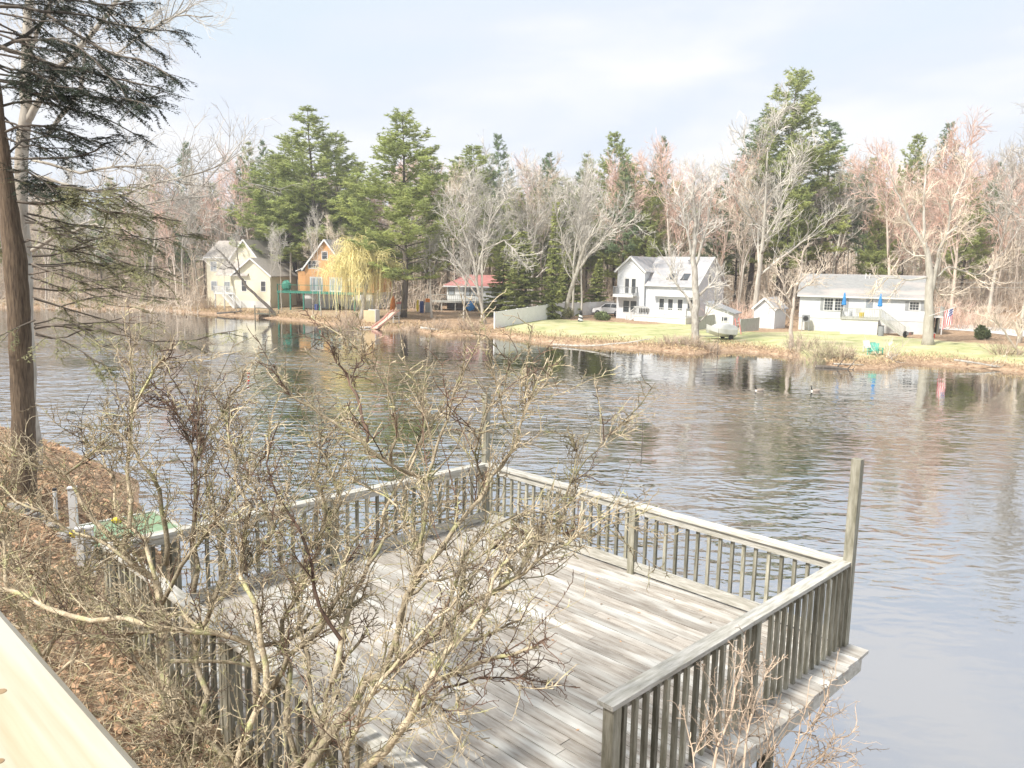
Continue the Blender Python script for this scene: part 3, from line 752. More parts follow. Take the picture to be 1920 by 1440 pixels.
def gable_x(th, x0, x1, y0, y1, ze, zr, roof, over=.3, th_=.12, name='roof', hip=0):
    """roof with its ridge along x"""
    ym = (y0+y1)/2; sl = (zr-ze)/(ym-y0); m = MB(); d = over
    prof = [(y0-d, ze-d*sl), (ym, zr), (y1+d, ze-d*sl), (y1+d, ze-d*sl+th_), (ym, zr+th_), (y0-d, ze-d*sl+th_)]
    n_ = len(prof); A = []; B_ = []
    for (y, z) in prof:
        hh = hip*(y1-y0)/2 if abs(y-ym) < 1e-6 else 0
        A.append((x0-d+hh, y, z)); B_.append((x1+d-hh, y, z))
    i = len(m.v); m.v += A+B_
    if hip:
        m.face([A[5],A[4],A[3]]); m.face([B_[5],B_[3],B_[4]])
    for a_, b_ in ((0,1),(1,2),(2,3),(3,4),(4,5),(5,0)):
        m.f.append((i+a_, i+b_, i+6+b_, i+6+a_)); m.t.append(.5)
    if not hip:
        for q in ((0,5,4,1),(1,4,3,2)):
            m.f.append(tuple(i+k for k in q)); m.t.append(.5); m.f.append(tuple(i+6+k for k in q[::-1])); m.t.append(.5)
    o = m.build(name, roof, th)
    m = MB(); m.box(x0-d-.01, x1+d+.01, y0-d-.05, y0-d-.005, ze-d*sl-.08, ze-d*sl+th_-.02); m.build('gutter', 'white', o)
    return o
def gable_y(th, x0, x1, y0, y1, ze, zr, roof, over=.3, th_=.12, trim='white', name='roof'):
    xm = (x0+x1)/2; sl = (zr-ze)/(xm-x0); d = over; m = MB()
    for s_ in (((x0-d, ze-d*sl),(xm, zr),(xm, zr+th_),(x0-d, ze-d*sl+th_)), ((xm, zr),(x1+d, ze-d*sl),(x1+d, ze-d*sl+th_),(xm, zr+th_))):
        m.prism(s_, 'y', y0-d, y1)
    o = m.build(name, roof, th)
    m = MB()
    m.bar((x0-d, y0-d-.03, ze-d*sl+.01), (xm, y0-d-.03, zr+.01), .05, .22); m.bar((xm, y0-d-.034, zr+.01), (x1+d, y0-d-.034, ze-d*sl+.01), .05, .22); m.build('bargeboard', trim, o)
    return o
def rail(th, par, pts, z0, h, mt='white', n=8, step=.16, name='railing', post=True, sol=False):
    m = MB()
    for (a_, b_) in zip(pts, pts[1:]):
        a3, b3 = Vector((*a_, 0)), Vector((*b_, 0)); L = (b3-a3).length
        za = Vector((0,0,z0)); 
        m.bar(a3+Vector((0,0,z0+h)), b3+Vector((0,0,z0+h)), .09, .06); m.bar(a3+Vector((0,0,z0+.1)), b3+Vector((0,0,z0+.1)), .05, .06)
        k = max(2, int(L/step))
        for i in range(k+1):
            p = a3.lerp(b3, i/k); w_ = .10 if i in (0, k) else .035
            m.box(p.x-w_/2, p.x+w_/2, p.y-w_/2, p.y+w_/2, z0, z0+h+(.08 if w_ > .05 else 0))
    return m.build(name, mt, par or th)
def stairs(th, par, x0, y0, dx, dy, z0, z1, w, mt='white', rails=True):
    """from (x0,y0,z1) down towards (dx,dy); w measured sideways"""
    n_ = max(2, int(round((z1-z0)/.19))); m = MB(); d = Vector((dx, dy, 0)).normalized(); sd_ = Vector((-d.y, d.x, 0))
    for i in range(n_):
        c = Vector((x0, y0, 0)) + d*(.27*(i+.5)); z = z1-(i+1)*(z1-z0)/n_
        m.bar(c - sd_*w/2 + Vector((0,0,z)), c + sd_*w/2 + Vector((0,0,z)), .28, .045)
    for s_ in (-1, 1):
        a_ = Vector((x0, y0, z1-.12)) + sd_*s_*w/2; b_ = a_ + d*.27*n_ + Vector((0,0,z0-z1)); m.bar(a_, b_, .05, .22)
    o = m.build('stairs', mt, par or th)
    if rails:
        m = MB()
        for s_ in (-1, 1):
            a_ = Vector((x0, y0, z1)) + sd_*s_*(w/2+.03); b_ = a_ + d*.27*n_ + Vector((0,0,z0-z1))
            m.bar(a_+Vector((0,0,.95)), b_+Vector((0,0,.95)), .08, .06); m.bar(a_+Vector((0,0,.15)), b_+Vector((0,0,.15)), .05, .05)
            k = int((b_-a_).length/.17)
            for i in range(k+1):
                p = a_.lerp(b_, i/k); ww = .09 if i in (0,k) else .032
                m.box(p.x-ww/2, p.x+ww/2, p.y-ww/2, p.y+ww/2, p.z-.05, p.z+.95)
        m.build('stair_railing', mt, o)
    return o

# ---- white two-storey house
b_ = gpx(1160, 103)
A = R(-37)
wh = thing('white_house', (b_.x, b_.y, b_.z-.15), A, 'white two-storey house with gray roof, left balcony and raised front porch', 'house')
L, Dp = 10.9, 8.4; ZE, ZR = 4.75, 8.1
m = MB(); m.prism([(0,-1),(Dp,-1),(Dp,ZE),(Dp/2,ZR-.02),(0,ZE)], 'x', 3.9, L); m.prism([(0,-1),(3.9,-1),(3.9,6.35),(1.95,8.02),(0,6.35)], 'y', -.3, Dp-.4)
m.build('wall', 'whiteside', wh)
rf_ = gable_x(wh, 3.6, L, 0, Dp, ZE, ZR, 'roof')
gable_y(wh, 0, 3.9, -.3, Dp-.3, 6.35, 8.05, 'roof')
m = MB(); m.bar((L+.33,-.3,ZE-.2),(L+.33,Dp/2,ZR+.05),.06,.22); m.bar((L+.335,Dp/2,ZR+.05),(L+.335,Dp+.3,ZE-.2),.06,.22); m.build('bargeboard','white',rf_)
for u in (7.0, 8.9):
    m = MB(); sl = (ZR-ZE)/(Dp/2)
    y0_, y1_ = .55, 1.45
    m.face([(u-.45,y0_,ZE+y0_*sl+.19),(u+.45,y0_,ZE+y0_*sl+.19),(u+.45,y1_,ZE+y1_*sl+.19),(u-.45,y1_,ZE+y1_*sl+.19)])
    m.box(u-.5,u+.5,y0_-.08,y0_,ZE+y0_*sl+.0,ZE+y0_*sl+.22); m.build('skylight','glass',rf_)
m = MB(); m.tube([(8.4,3.1,ZE+3.1*.797+.05),(8.4,3.1,ZE+3.1*.797+.45)],[.17,.17],8); m.ell((8.4,3.1,ZE+3.1*.797+.5),(.27,.27,.16),8,5); m.build('roof_vent','chrome',rf_)
f = Face(wh,'front',0,-.3)
bd_ = door(f, 1.45, 3.35, .8, 2.05, glassh=.95); bd_ = door(f, 2.4, 3.35, .8, 2.05, glassh=.95)
window(f, 1.45, 1.75, .85, 1.45); window(f, 2.5, 1.75, .85, 1.45)
m = MB(); m.box(.1,3.0,-1.5,-.31,3.1,3.3); m.box(.1,3.0,-1.52,-1.48,2.95,3.09); bl = m.build('balcony','white',wh)
rail(wh, bl, [(.15,-.35),(.15,-1.45),(2.95,-1.45),(2.95,-.35)], 3.3, .95, 'shutter', step=.2)
f = Face(wh,'front',0,0)
for u in (6.3,7.5,8.8,10.1): door(f, u, .95, .85, 2.05, glassh=.7)
m = MB(); m.prism([(-.0,3.75),(-.75,3.3),(-.75,3.22),(0,3.22)],'x',5.3,L); m.build('porch_roof','white',wh)
m = MB(); m.box(3.95,L+.1,-2.9,-.31,.72,.90); m.box(4.0,L+.05,-2.85,-.32,-.8,.72); pc = m.build('porch','white',wh)
rail(wh, pc, [(3.99,-.4),(3.99,-2.85),(L+.06,-2.85),(L+.06,-.4)], .90, 1.0, step=.22)
stairs(wh, pc, 3.9, -1.6, -1, 0, -.1, .9, 1.1)
m = MB(); m.box(-.06,L+.1,-.36,-.302,5.9,6.0) if 0 else m.box(3.86,3.98,-.42,-.30,0,6.2); m.build('downspout','white',wh)
f = Face(wh,'right',L,0); window(f, 3.6, 5.6, .7, 1.1); window(f, 5.0, 2.1, 1.2, .7, nz=1)
for (ll, px, py, D, nm) in (('wall_lamp',1211,513,102.6,0),):
    pass
gq = thing('grill', tuple(wh.matrix_basis @ Vector((4.9,-2.2,1.05)) if 0 else (Matrix.Translation(wh.location) @ Matrix.Rotation(A,4,'Z')) @ Vector((5.0,-2.1,.90))), A, 'dark covered grill behind the porch railing of the white two-storey house', 'grill')
m = MB(); m.box(-.6,.6,-.25,.25,.3,.8); m.build('body','black',gq); m = MB(); m.ell((0,0,.8),(.6,.27,.28),10,6); m.build('lid','grayp',gq)
for sx in (-.5,.5): m = MB(); m.box(sx-.03,sx+.03,-.2,.2,0,.3); m.build('leg','black',gq)

# ---- single-storey house
pL = at(1497, 600, 88.6); pR = at(1737, 600, 83.6)
A = math.atan2(pR.y-pL.y, pR.x-pL.x); L = math.hypot(pR.x-pL.x, pR.y-pL.y)
zb = gz(pR.x, pR.y)-.1
sh_ = thing('single_storey_house', (pL.x, pL.y, zb), A, 'long single-storey pale house with gray roof, gray shutters and a raised back deck', 'house')
Dp = 8.0; ZE = 4.95-zb; ZR = 7.15-zb; HF = 1.45
m = MB(); m.prism([(0,HF),(Dp,HF),(Dp,ZE),(Dp/2,ZR-.02),(0,ZE)],'x',0,L); m.build('wall','grayside',sh_)
m = MB(); m.box(.03,L-.03,.04,Dp-.04,-1.2,HF); m.build('foundation','found',sh_)
rf_ = gable_x(sh_, 0, L, 0, Dp, ZE, ZR, 'roofg', .3)
for u in (6.6,7.0,): m = MB(); m.tube([(u,3.2,ZR-.5),(u,3.2,ZR+.25)],.06,8); m.build('vent_pipe','white',rf_)
f = Face(sh_,'front',0,0); sc_ = L/236.0
def ux(px): return (px-1497)*sc_
zc = lambda py: ZE - (py-553)/236.0*L*.98
def shut(u, w, h, z): m = MB(); f.box(m, u-w/2, u+w/2, .0, .04, z-h/2, z+h/2); m.build('shutter','shutter',sh_)
window(f, ux(1553), zc(572), .85, 1.25, nx=3, nz=4); window(f, ux(1573), zc(572), .85, 1.25, nx=3, nz=4)
shut(ux(1540.5), .34, 1.35, zc(572)); shut(ux(1587), .34, 1.35, zc(572))
door(f, ux(1629), HF+.45, .95, 2.05, pane='glassl')
window(f, ux(1709.5), zc(570), .85, .80, nx=3, nz=3); shut(ux(1697), .40, .95, zc(570)); shut(ux(1725), .40, .95, zc(570))
dkz = HF+.30
m = MB(); m.box(ux(1577),ux(1648),-2.6,-.02,dkz-.2,dkz); dk = m.build('back_deck','graywood',sh_)
m = MB(); m.box(ux(1579),ux(1646),-2.5,-.05,-.9,dkz-.21); m.build('deck_skirt','found',dk)
rail(sh_, dk, [(ux(1578),-.1),(ux(1578),-2.55),(ux(1647),-2.55)], dkz, .95, 'graywood')
stairs(sh_, dk, ux(1650), -2.0, 1, 0, 0, dkz, 1.0, 'graywood')
m = MB(); m.box(L+.02,L+1.7,1.0,4.2,1.9,2.05); sp2 = m.build('side_porch','white',sh_)
rail(sh_, sp2, [(L+.1,1.05),(L+1.65,1.05),(L+1.65,4.1)], 2.05, .95, 'graywood')
for (xx,yy) in ((L+.15,1.1),(L+1.6,1.1),(L+1.6,4.1)):
    m = MB(); m.box(xx-.06,xx+.06,yy-.06,yy+.06,-.6,1.9); m.build('post','white',sp2)
m = MB(); m.box(L+1.2,L+1.28,1.15,4.0,-.5,1.88); m.box(L+.1,L+1.15,3.9,3.98,-.5,1.88); m.build('screen_wall','darkwood',sp2)
SHM = Matrix.Translation(sh_.location) @ Matrix.Rotation(A,4,'Z')
SA = A
def shp(x, y, z): return SHM @ Vector((x, y, z))
# things round it
for i, (px, yy) in enumerate(((1582,-1.6),(1647,-2.3))):
    o = thing('patio_umbrella', shp(ux(px), yy, dkz), SA, ('closed blue patio umbrella at the left end of the raised deck','closed blue patio umbrella at the top of the deck stairs')[i], 'umbrella', 'closed blue umbrellas on the raised deck')
    m = MB(); m.tube([(0,0,0),(0,0,2.6)],.03,6); m.build('pole','white',o)
    m = MB(); m.tube([(0,0,1.25),(0,.01,1.35),(0,0,1.9),(0,0,2.5),(0,0,2.62)],[.20,.25,.17,.08,.02],8); m.build('canopy','blue',o)
def chair(nm, loc, rz, mt, label, cat='chair', grp=None):
    o = thing(nm, loc, rz, label, cat, grp)
    m = MB(); m.box(-.28,.28,-.28,.28,.36,.40); m.build('seat',mt,o)
    m = MB()
    for k in range(5): m.bar((-.24+.12*k,.26,.36),(-.26+.13*k,.5,1.0),.10,.02)
    m.build('backrest',mt,o)
    for sx in (-1,1):
        m = MB(); m.box(sx*.36-.05,sx*.36+.05,-.36,.3,.56,.59); m.build('armrest',mt,o)
        for (yy_) in (-.3,.3): m = MB(); m.box(sx*.33-.03,sx*.33+.03,yy_-.04,yy_+.04,0,.56); m.build('leg',mt,o)
    return o
chair('deck_chair', shp(ux(1612),-1.3,dkz), SA+2.8, 'white', 'white chair on the raised deck of the single-storey house')
def onlawn(px, D): return gpx(px, D)
chair('lawn_chair', onlawn(1656, 66.5), .4, 'teal', 'green lawn chair nearest the right, on the waterside grass')
chair('lawn_chair', onlawn(1649, 65.5), -.7, 'teal', 'green lawn chair turned sideways beside the other green one')
chair('lawn_chair', onlawn(1641, 67.5), .2, 'white', 'white lawn chair left of the two green ones')
o = thing('picnic_cooler', shp(ux(1612)+.2,-2.1,dkz), SA, 'yellow bucket on the raised deck behind its railing', 'bucket'); m = MB(); m.tube([(0,0,0),(0,0,.55)],[.22,.28],12); m.build('bucket','yellow',o); m = MB(); m.tube([(-.28,0,.5),(0,0,.75),(.28,0,.5)],.015,5); m.build('handle','white',o); o.name='bucket'
o = thing('rain_barrel', shp(ux(1652),-3.4,0), SA, 'gray barrel standing at the foot of the raised deck stairs', 'barrel'); m = MB(); m.tube([(0,0,-.2),(0,0,.1),(0,0,.5),(0,0,1.0),(0,0,1.02)],[.26,.28,.31,.27,.24],14); m.build('body','grayp',o); m = MB(); m.tube([(0,0,1.02),(0,0,1.07)],.28,14); m.build('lid','black',o)
o = thing('air_conditioner', shp(ux(1512),-.7,.0), SA, 'gray cooling unit on a stand against the left wall of the single-storey house', 'cooling unit'); m = MB(); m.box(-.4,.4,-.25,.25,1.0,1.75); m.build('casing','grayp',o); m = MB(); m.tube([(0,-.26,1.38),(0,-.28,1.38)],.28,14); m.build('fan_grille','black',o)
for sx in (-.35,.35): m = MB(); m.box(sx-.03,sx+.03,-.2,.2,-.3,1.0); m.build('leg','grayp',o)
o = thing('wheelbarrow', onlawn(1707, 80), .6, 'dark wheeled cart leaning by the foundation left of the big maple', 'cart'); m = MB(); m.tube([(0,-.05,.35),(0,.05,.35)],.34,16); m.build('wheel','rubber',o); m = MB(); m.box(.1,1.0,-.3,.3,.3,.6); m.build('tray','chrome',o)
o = thing('storage_box', onlawn(1754.5,80), .2, 'bright red cooler box in the opening under the side porch', 'box'); m = MB(); m.box(-.35,.35,-.25,.25,0,.45); m.build('body','red',o); m = MB(); m.box(-.37,.37,-.27,.27,.45,.53); m.build('lid','white',o)
o = thing('storage_bin', onlawn(1748,80.5), .2, 'green bin left of the red cooler box', 'bin'); m = MB(); m.tube([(0,0,0),(0,0,.7)],[.22,.26],4); m.build('body','green',o); m=MB(); m.box(-.22,.22,-.22,.22,.7,.74); m.build('lid','grayp',o)
# flag on the tree
fp = at(1769, 586, 73)
fl = thing('flag', fp, 0, 'striped red, white and blue flag hanging from an angled pole on the big maple', 'flag')
m = MB(); m.tube([(-1.3,0,-.35),(1.15,0,.55)],.025,6); m.build('flag_pole','white',fl)
fm = bpy.data.materials.new('flag_cloth'); fm.use_nodes = True; t = fm.node_tree; n = t.nodes; l = t.links
ab = n.new('ShaderNodeVertexColor'); ab.layer_name = 'cloth'; l.new(ab.outputs[0], n['Principled BSDF'].inputs['Base Color']); n['Principled BSDF'].inputs['Roughness'].default_value = .9
m = MB(); cols = []
nu, nv = 13, 14                                    # 13 stripes, hoist along the pole
for i in range(nu):
    for j in range(nv):
        def fpnt(a_, b_):
            u_, v_ = a_/nu, b_/nv
            bx = .05 + .85*(1-u_)*1.0; bz = .12+.34*(1-u_)
            return Vector((bx + .25*v_*(1-.9*u_)*.4 - .05*v_, .10*math.sin(u_*9+v_*3), bz - v_*1.45 - .25*u_*v_ + .0))
        m.face([fpnt(i,j),fpnt(i+1,j),fpnt(i+1,j+1),fpnt(i,j+1)])
        blue = i < 7 and j < 6
        star = blue and (i % 2 == 0) and (j % 2 == 0)
        c = (.75,.75,.76,1) if star else (.10,.12,.32,1) if blue else ((.62,.08,.10,1) if i % 2 == 0 else (.78,.76,.75,1))
        cols.append(c)
o = m.build('cloth', fm, fl)
ca = o.data.color_attributes.new('cloth', 'FLOAT_COLOR', 'CORNER')
for p, c in zip(o.data.polygons, cols):
    for li in p.loop_indices: ca.data[li].color = c

# ---- small shed, lean-to, fences by the boat
b_ = gpx(1418, 90)
o = thing('garden_shed', b_, R(-38), 'small white shed with gray gable roof behind the covered boat', 'shed')
m = MB(); m.prism([(0,-.4),(2.4,-.4),(2.4,2.3),(1.2,3.4),(0,2.3)],'y',0,3.6); m.build('wall','whiteside',o)
gable_y(o, 0, 2.4, 0, 3.8, 2.3, 3.4, 'roof', .2)
f = Face(o,'front',0,0); door(f, 1.3, 0, 1.2, 2.0, glassh=.2, pane='white')
b_ = gpx(1326, 90)
o = thing('lean_to_shed', b_, R(-30), 'low white lean-to with dark sloping roof beside the white two-storey house', 'shed')
m = MB(); m.prism([(0,-.4),(3.2,-.4),(3.2,1.7),(1.2,2.6),(0,2.6)],'y',0,2.4); m.build('wall','white',o)
m = MB(); m.bar((-.2,-.2,2.85),(3.4,-.2,1.72),.05,.1); m.prism([(.1,2.95),(3.5,1.70),(3.5,1.80),(.1,3.05)],'y',-.3,2.7); m.build('roof','shutter',o)
f = Face(o,'front',0,0); window(f, 2.3, 1.1, .7,.5, nz=1)
def board_fence(name, p, q, h, mt, label, cap=True, step=.145, post=2.4, gap=.006):
    p, q = Vector(p), Vector(q); d = q-p; L = math.hypot(d.x, d.y); rz = math.atan2(d.y, d.x)
    o = thing(name, (p.x, p.y, p.z), rz, label, 'fence'); dz_ = d.z/L
    m = MB(); x = 0; rr_ = random.Random(int(L*10))
    while x < L:
        e_ = min(x+step, L); z0 = dz_*x; m.box(x+gap, e_-gap, -.012, .012, z0+.03, z0+h, rr_.random()); x += step
    m.build('fence_panel', mt, o)
    m = MB(); m.bar((0,.035,h*.9),(L,.035,dz_*L+h*.9),.04,.09); m.bar((0,.035,.3),(L,.035,dz_*L+.3),.04,.09); 
    if cap: m.bar((0,0,h+.03),(L,0,dz_*L+h+.03),.10,.05)
    m.build('fence_rail', mt, o)
    k = max(1, int(L/post))
    for i in range(k+1):
        m = MB(); x = L*i/k; m.box(x-.065,x+.065,-.03,.10,dz_*x-.5,dz_*x+h+.1); m.build('fence_post', mt, o)
    return o
c0, c1, c2 = gpx(929,87), gpx(1060,104), gpx(1152,112)
c0.z-=.05
board_fence('vinyl_fence', c0, c1, 1.85, 'vinyl', 'near run of solid white fence climbing from the water to the lawn corner')
board_fence('vinyl_fence', c1+Vector((.15,.05,0)), c2, 1.7, 'vinyl', 'far run of solid white fence behind the parked car')
board_fence('picket_fence', gpx(1311,86), gpx(1366,92), 1.45, 'graywood', 'weathered gray plank fence below the lean-to beside the white house')
board_fence('picket_fence', gpx(1394,84), gpx(1428,86), 1.35, 'graywood', 'short weathered gray plank fence between red ladder and small shed')
# ladders
def ladder(px, D, h, w, mt, lean, label, px2=0):
    b_ = gpx(px, D); o = thing('ladder', b_, .3, label, 'ladder')
    for s_ in (-1,1): m = MB(); m.bar((s_*w/2,0,0),(s_*w/2*.8+lean,.55,h),.05,.09); m.build('side_rail', mt, o)
    m = MB()
    k = int(h/.3)
    for i in range(1,k):
        f_ = i/k; m.bar((-w/2+lean*f_+.03*f_,.55*f_,h*f_),(w/2+lean*f_-.03*f_,.55*f_,h*f_),.05,.05)
    m.build('rungs', 'white', o); return o
ladder(1365, 83, 2.3, .55, 'white', .35, 'white ladder leaning behind the covered boat')
o = ladder(1392, 82, 1.7, .55, 'pinkred', 0, 'faded red stepladder right of the covered boat')
m = MB(); m.bar((-.25,1.1,0),(-.2,.57,1.68),.04,.04); m.bar((.25,1.1,0),(.2,.57,1.68),.04,.04); m.build('rear_frame','pinkred',o)
# covered boat
b_ = gpx(1357, 78.0)
bt = thing('covered_boat', b_, R(12), 'small boat under a taut white cover parked on the lawn by the water', 'boat')
bt.scale = (.88,.88,.92); m = MB(); k = 12; ring = []
for i in range(k+1):
    u = i/k; x = -1.75+3.5*u; w_ = .95*(1-(1-min(1,u*1.9))**2.2)*(1 if u < .9 else 1-.3*(u-.9)*10) + .03
    top = 1.45 + .35*math.sin(u*3.0) - .35*(1-u)**3 ; bot = .35+.55*(1-u)**3
    ring.append([(x,-w_,bot+.25),(x,-w_*1.02,bot+.75),(x,-w_*.8,top-.12),(x,0,top),(x,w_*.8,top-.12),(x,w_*1.02,bot+.75),(x,w_,bot+.25)])
for a_, b2 in zip(ring, ring[1:]):
    for j in range(6): m.face([a_[j],a_[j+1],b2[j+1],b2[j]])
m.face(ring[-1]); m.build('cover','tarp',bt,smooth=False)
m = MB()
for a_, b2 in zip(ring, ring[1:]):
    f0, f1 = Vector(a_[0]), Vector(b2[0]); k0, k1 = Vector((a_[0][0],0,a_[0][2]-.35)), Vector((b2[0][0],0,b2[0][2]-.35))
    g0, g1 = Vector(a_[6]), Vector(b2[6]); m.face([f0,f1,k1,k0]); m.face([k0,k1,g1,g0])
m.build('hull','tarp',bt)
m = MB(); m.bar((-2.6,0,.35),(1.7,0,.35),.1,.1); m.bar((.8,-.9,.32),(.8,.9,.32),.08,.08); m.build('trailer_frame','chrome',bt)
for s_ in (-1,1): m = MB(); m.tube([(.8,s_*.92,.28),(.8,s_*1.08,.28)],.28,14); m.build('trailer_wheel','rubber',bt)

# ---- red-roofed house
b_ = gpx(838, 117)
A = R(-8)
o = thing('red_roofed_house', (b_.x, b_.y, b_.z), A, 'low white house with faded red hipped roof and cluttered wooden deck', 'house'); rh = o
m = MB(); m.box(0,10.3,0,6,1.5,3.6); m.build('wall','white',o); m = MB(); m.box(.05,10.25,.05,5.95,-1,1.5); m.build('foundation','found',o)
gable_x(o, 0,10.3,0,6,3.6,5.0,'roofred',.45,hip=.85)
f = Face(o,'front',0,0)
for u,w_ in ((.7,.8),(3.0,.8),(4.0,.8),(7.2,.75),(8.1,.75),(9.5,.7)): window(f,u,2.75,w_,1.15,frame='darkwood',pane='glassl',fw=.07, nz=2)
m = MB(); m.box(-2.2,6.0,-3.4,-.02,1.1,1.3); d_ = m.build('back_deck','graywood',o)
rail(o,d_,[(-2.2,-3.35),(6.0,-3.35)],1.3,.95,'graywood',step=.3)
for xx in (-2.1,0,2,4,5.9): m = MB(); m.box(xx-.07,xx+.07,-3.3,-3.16,-1,1.1); m.build('post','graywood',d_)
m = MB(); m.box(5.2,9.0,-3.3,-.6,-.8,1.0); m.build('retaining_wall','rock',o)
RM = Matrix.Translation(rh.location) @ Matrix.Rotation(A,4,'Z')
def dump(nm, loc, rz, label, cat, pieces):
    o = thing(nm, loc, rz, label, cat)
    for (pn, mt, fn) in pieces:
        m = MB(); fn(m); m.build(pn, mt, o)
    return o
def crumple(m, r, seed, c=(0,0,0)):
    m.ell(c, r, 12, 8, fn=lambda d: 1+.35*noise.noise(d*2.3+Vector((seed,0,0))))
dump('blue_tarp', RM @ Vector((4.3,-3.6,.7)), 0, 'bright blue tarp hanging over the deck rail of the red-roofed house', 'tarp', [('cloth','blue',lambda m: crumple(m,(.6,.2,.7),3))])
dump('crate', RM @ Vector((1.2,-2.2,.25)), .2, 'dark clutter box under the deck of the red-roofed house', 'crate', [('body','black',lambda m: (m.box(-.6,.6,-.4,.4,0,.7), m.box(-.65,.65,-.45,.45,.7,.78)))])
dump('crate', RM @ Vector((-1.0,-2.4,.05)), -.2, 'brown crate farther left under the same cluttered deck', 'crate', [('body','darkwood',lambda m: (m.box(-.5,.5,-.4,.4,0,.25), m.box(-.5,.5,-.4,.4,.3,.55), m.box(-.45,.45,-.35,.35,0,.6)))])
dump('storage_cabinet', gpx(713+38, 104), 0, 'small white outdoor cabinet left of the tallest left-hand pine trunk', 'cabinet', [('body','white',lambda m: m.box(-.45,.45,-.35,.35,0,1.5)),('lid','pinkred',lambda m: m.prism([(-.55,1.5),(.55,1.5),(.55,1.62),(0,1.8),(-.55,1.62)],'y',-.45,.45))])
dump('orange_kayak', gpx(735, 103), 0, 'orange kayak standing on end among the willow strands', 'kayak', [('hull','orangep',lambda m: m.tube([(0,0,0),(0,0,.5),(.1,0,1.3),(.15,0,2.1),(.2,0,2.6)],[.05,.28,.34,.26,.03],10))])
dump('storage_tote', gpx(803,110), .2, 'orange box on the bank left of the cluttered deck', 'box', [('body','orangep',lambda m: m.box(-.35,.35,-.3,.3,1.4,1.9)),('stand','graywood',lambda m: (m.box(-.4,.4,-.3,.3,0,1.4)))])
dump('blue_barrel', gpx(791,109), .2, 'blue plastic barrel on the bank left of the orange box', 'barrel', [('body','navy',lambda m: m.tube([(0,0,.0),(0,0,.3),(0,0,1.3),(0,0,1.6)],[.26,.3,.3,.24],12))])
dump('yellow_float', gpx(783,108), .2, 'yellow upright float beside the blue barrel', 'float', [('body','yellow',lambda m: m.tube([(0,0,.2),(0,0,.9),(.05,0,1.8)],[.12,.2,.1],8))])
# slide into the water
b_ = gpx(722, 91)
o = thing('pool_slide', (b_.x,b_.y,0), R(-15), 'faded salmon water slide running down the bank into the pond', 'slide'); zz = b_.z
sl_ = [(.55,1.9,zz+1.5),(.35,1.2,zz+1.25),(.0,.2,zz+.55),(-.35,-1.2,.35),(-.5,-1.8,.12)]
m = MB()
for a_, b2 in zip(sl_, sl_[1:]):
    a_, b2 = Vector(a_), Vector(b2)
    m.bar(a_,b2,.75,.05)
m.build('chute','pinkslide',o)
for s_ in (-1,1):
    m = MB()
    for a_, b2 in zip(sl_, sl_[1:]): m.bar(Vector(a_)+Vector((s_*.38,0,.1)),Vector(b2)+Vector((s_*.38,0,.1)),.05,.22)
    m.build('side_wall','pinkslide',o)
m = MB(); m.bar((.15,1.9,zz-.3),(.2,1.9,zz+1.5),.06,.06); m.bar((.9,1.9,zz-.3),(.9,1.9,zz+1.5),.06,.06)
for i in range(5): m.bar((.17,1.92,zz+.2+.27*i),(.9,1.92,zz+.2+.27*i),.05,.04)
m.build('slide_ladder','white',o)
dump('plywood_box', gpx(694,93), R(-12), 'open tan and white plywood box on the bank left of the slide', 'box', [('side_panel','tanwood',lambda m: m.box(-.85,.6,-.05,.0,0,1.45)),('end_panel','white',lambda m: m.box(.6,.66,-.05,1.3,0,1.5)),('back_panel','white',lambda m: m.box(-.8,.6,1.25,1.3,0,1.5))])
dump('surfboard', gpx(690,91.0), .3, 'pale board lying on the bank in front of the plywood box', 'board', [('deck','white',lambda m: m.ell((0,0,.12),(1.1,.26,.05),16,6)),('fin','teal',lambda m: m.prism([(.8,.1),(1.0,.1),(1.05,.35)],'y',-.01,.01))])

# ---- orange house with green deck
b_ = gpx(572, 116); A = R(-14)
oh = o = thing('orange_house', (b_.x, b_.y, b_.z), A, 'orange wooden house with steep gable and green deck on posts', 'house'); z0 = 2.55
m = MB(); m.prism([(0,z0),(6.6,z0),(6.6,5.9),(3.1,9.9),(0,6.1)],'y',0,9); m.box(-1.3,0,.3,6,z0,5.4); m.prism([(.4,z0),(6.5,z0),(6.5,5.0),(.4,6.1)],'x',6.6,10.5) if 0 else m.box(6.6,10.6,.6,7,z0,5.1); m.build('wall','orange',o)
m = MB(); m.box(-.9,10.3,.8,7,-1,z0); m.build('lower_wall','white',o)
rf_ = gable_y(o, 0,6.6,0,9,5.95,9.95,'roofg',.35)
m = MB(); m.prism([(-.1,5.0),(4.2,6.9),(4.2,7.0),(-.1,5.12)],'x',6.9,11.0); m.build('side_roof','roofg',rf_)
m = MB(); m.prism([(-1.6,5.35),(0,6.0),(0,6.1),(-1.6,5.47)],'y',.1,6.2); m.build('porch_roof','white',rf_)
f = Face(o,'front',0,0); window(f,3.2,7.7,.8,1.1); window(f,1.35,6.4,1.5,1.0,frame='white',pane='glass',nx=2)
for u in (1.3,2.3,4.4,5.4): door(f,u,z0,.85,2.0,pane='glassl',glassh=.9)
f = Face(o,'front',0,.6); window(f,8.3,3.95,.7,1.3)
m = MB(); m.box(-2.6,9.6,-3.4,-.02,z0-.25,z0-.02); dk = m.build('green_deck','green',o)
rail(o,dk,[(-2.55,-.1),(-2.55,-3.35),(9.55,-3.35),(9.55,-.1)],z0-.02,.95,'green',step=1.6)
for xx in (-2.5,-.6,1.5,4.0,6.6,9.4): m = MB(); m.box(xx-.09,xx+.09,-3.32,-3.14,-1,z0-.26); m.build('post','green',dk)
m = MB(); m.bar((7.0,-3.38,z0-.3),(9.5,-3.38,z0-.3),.03,.4); m.build('lattice','black',dk)
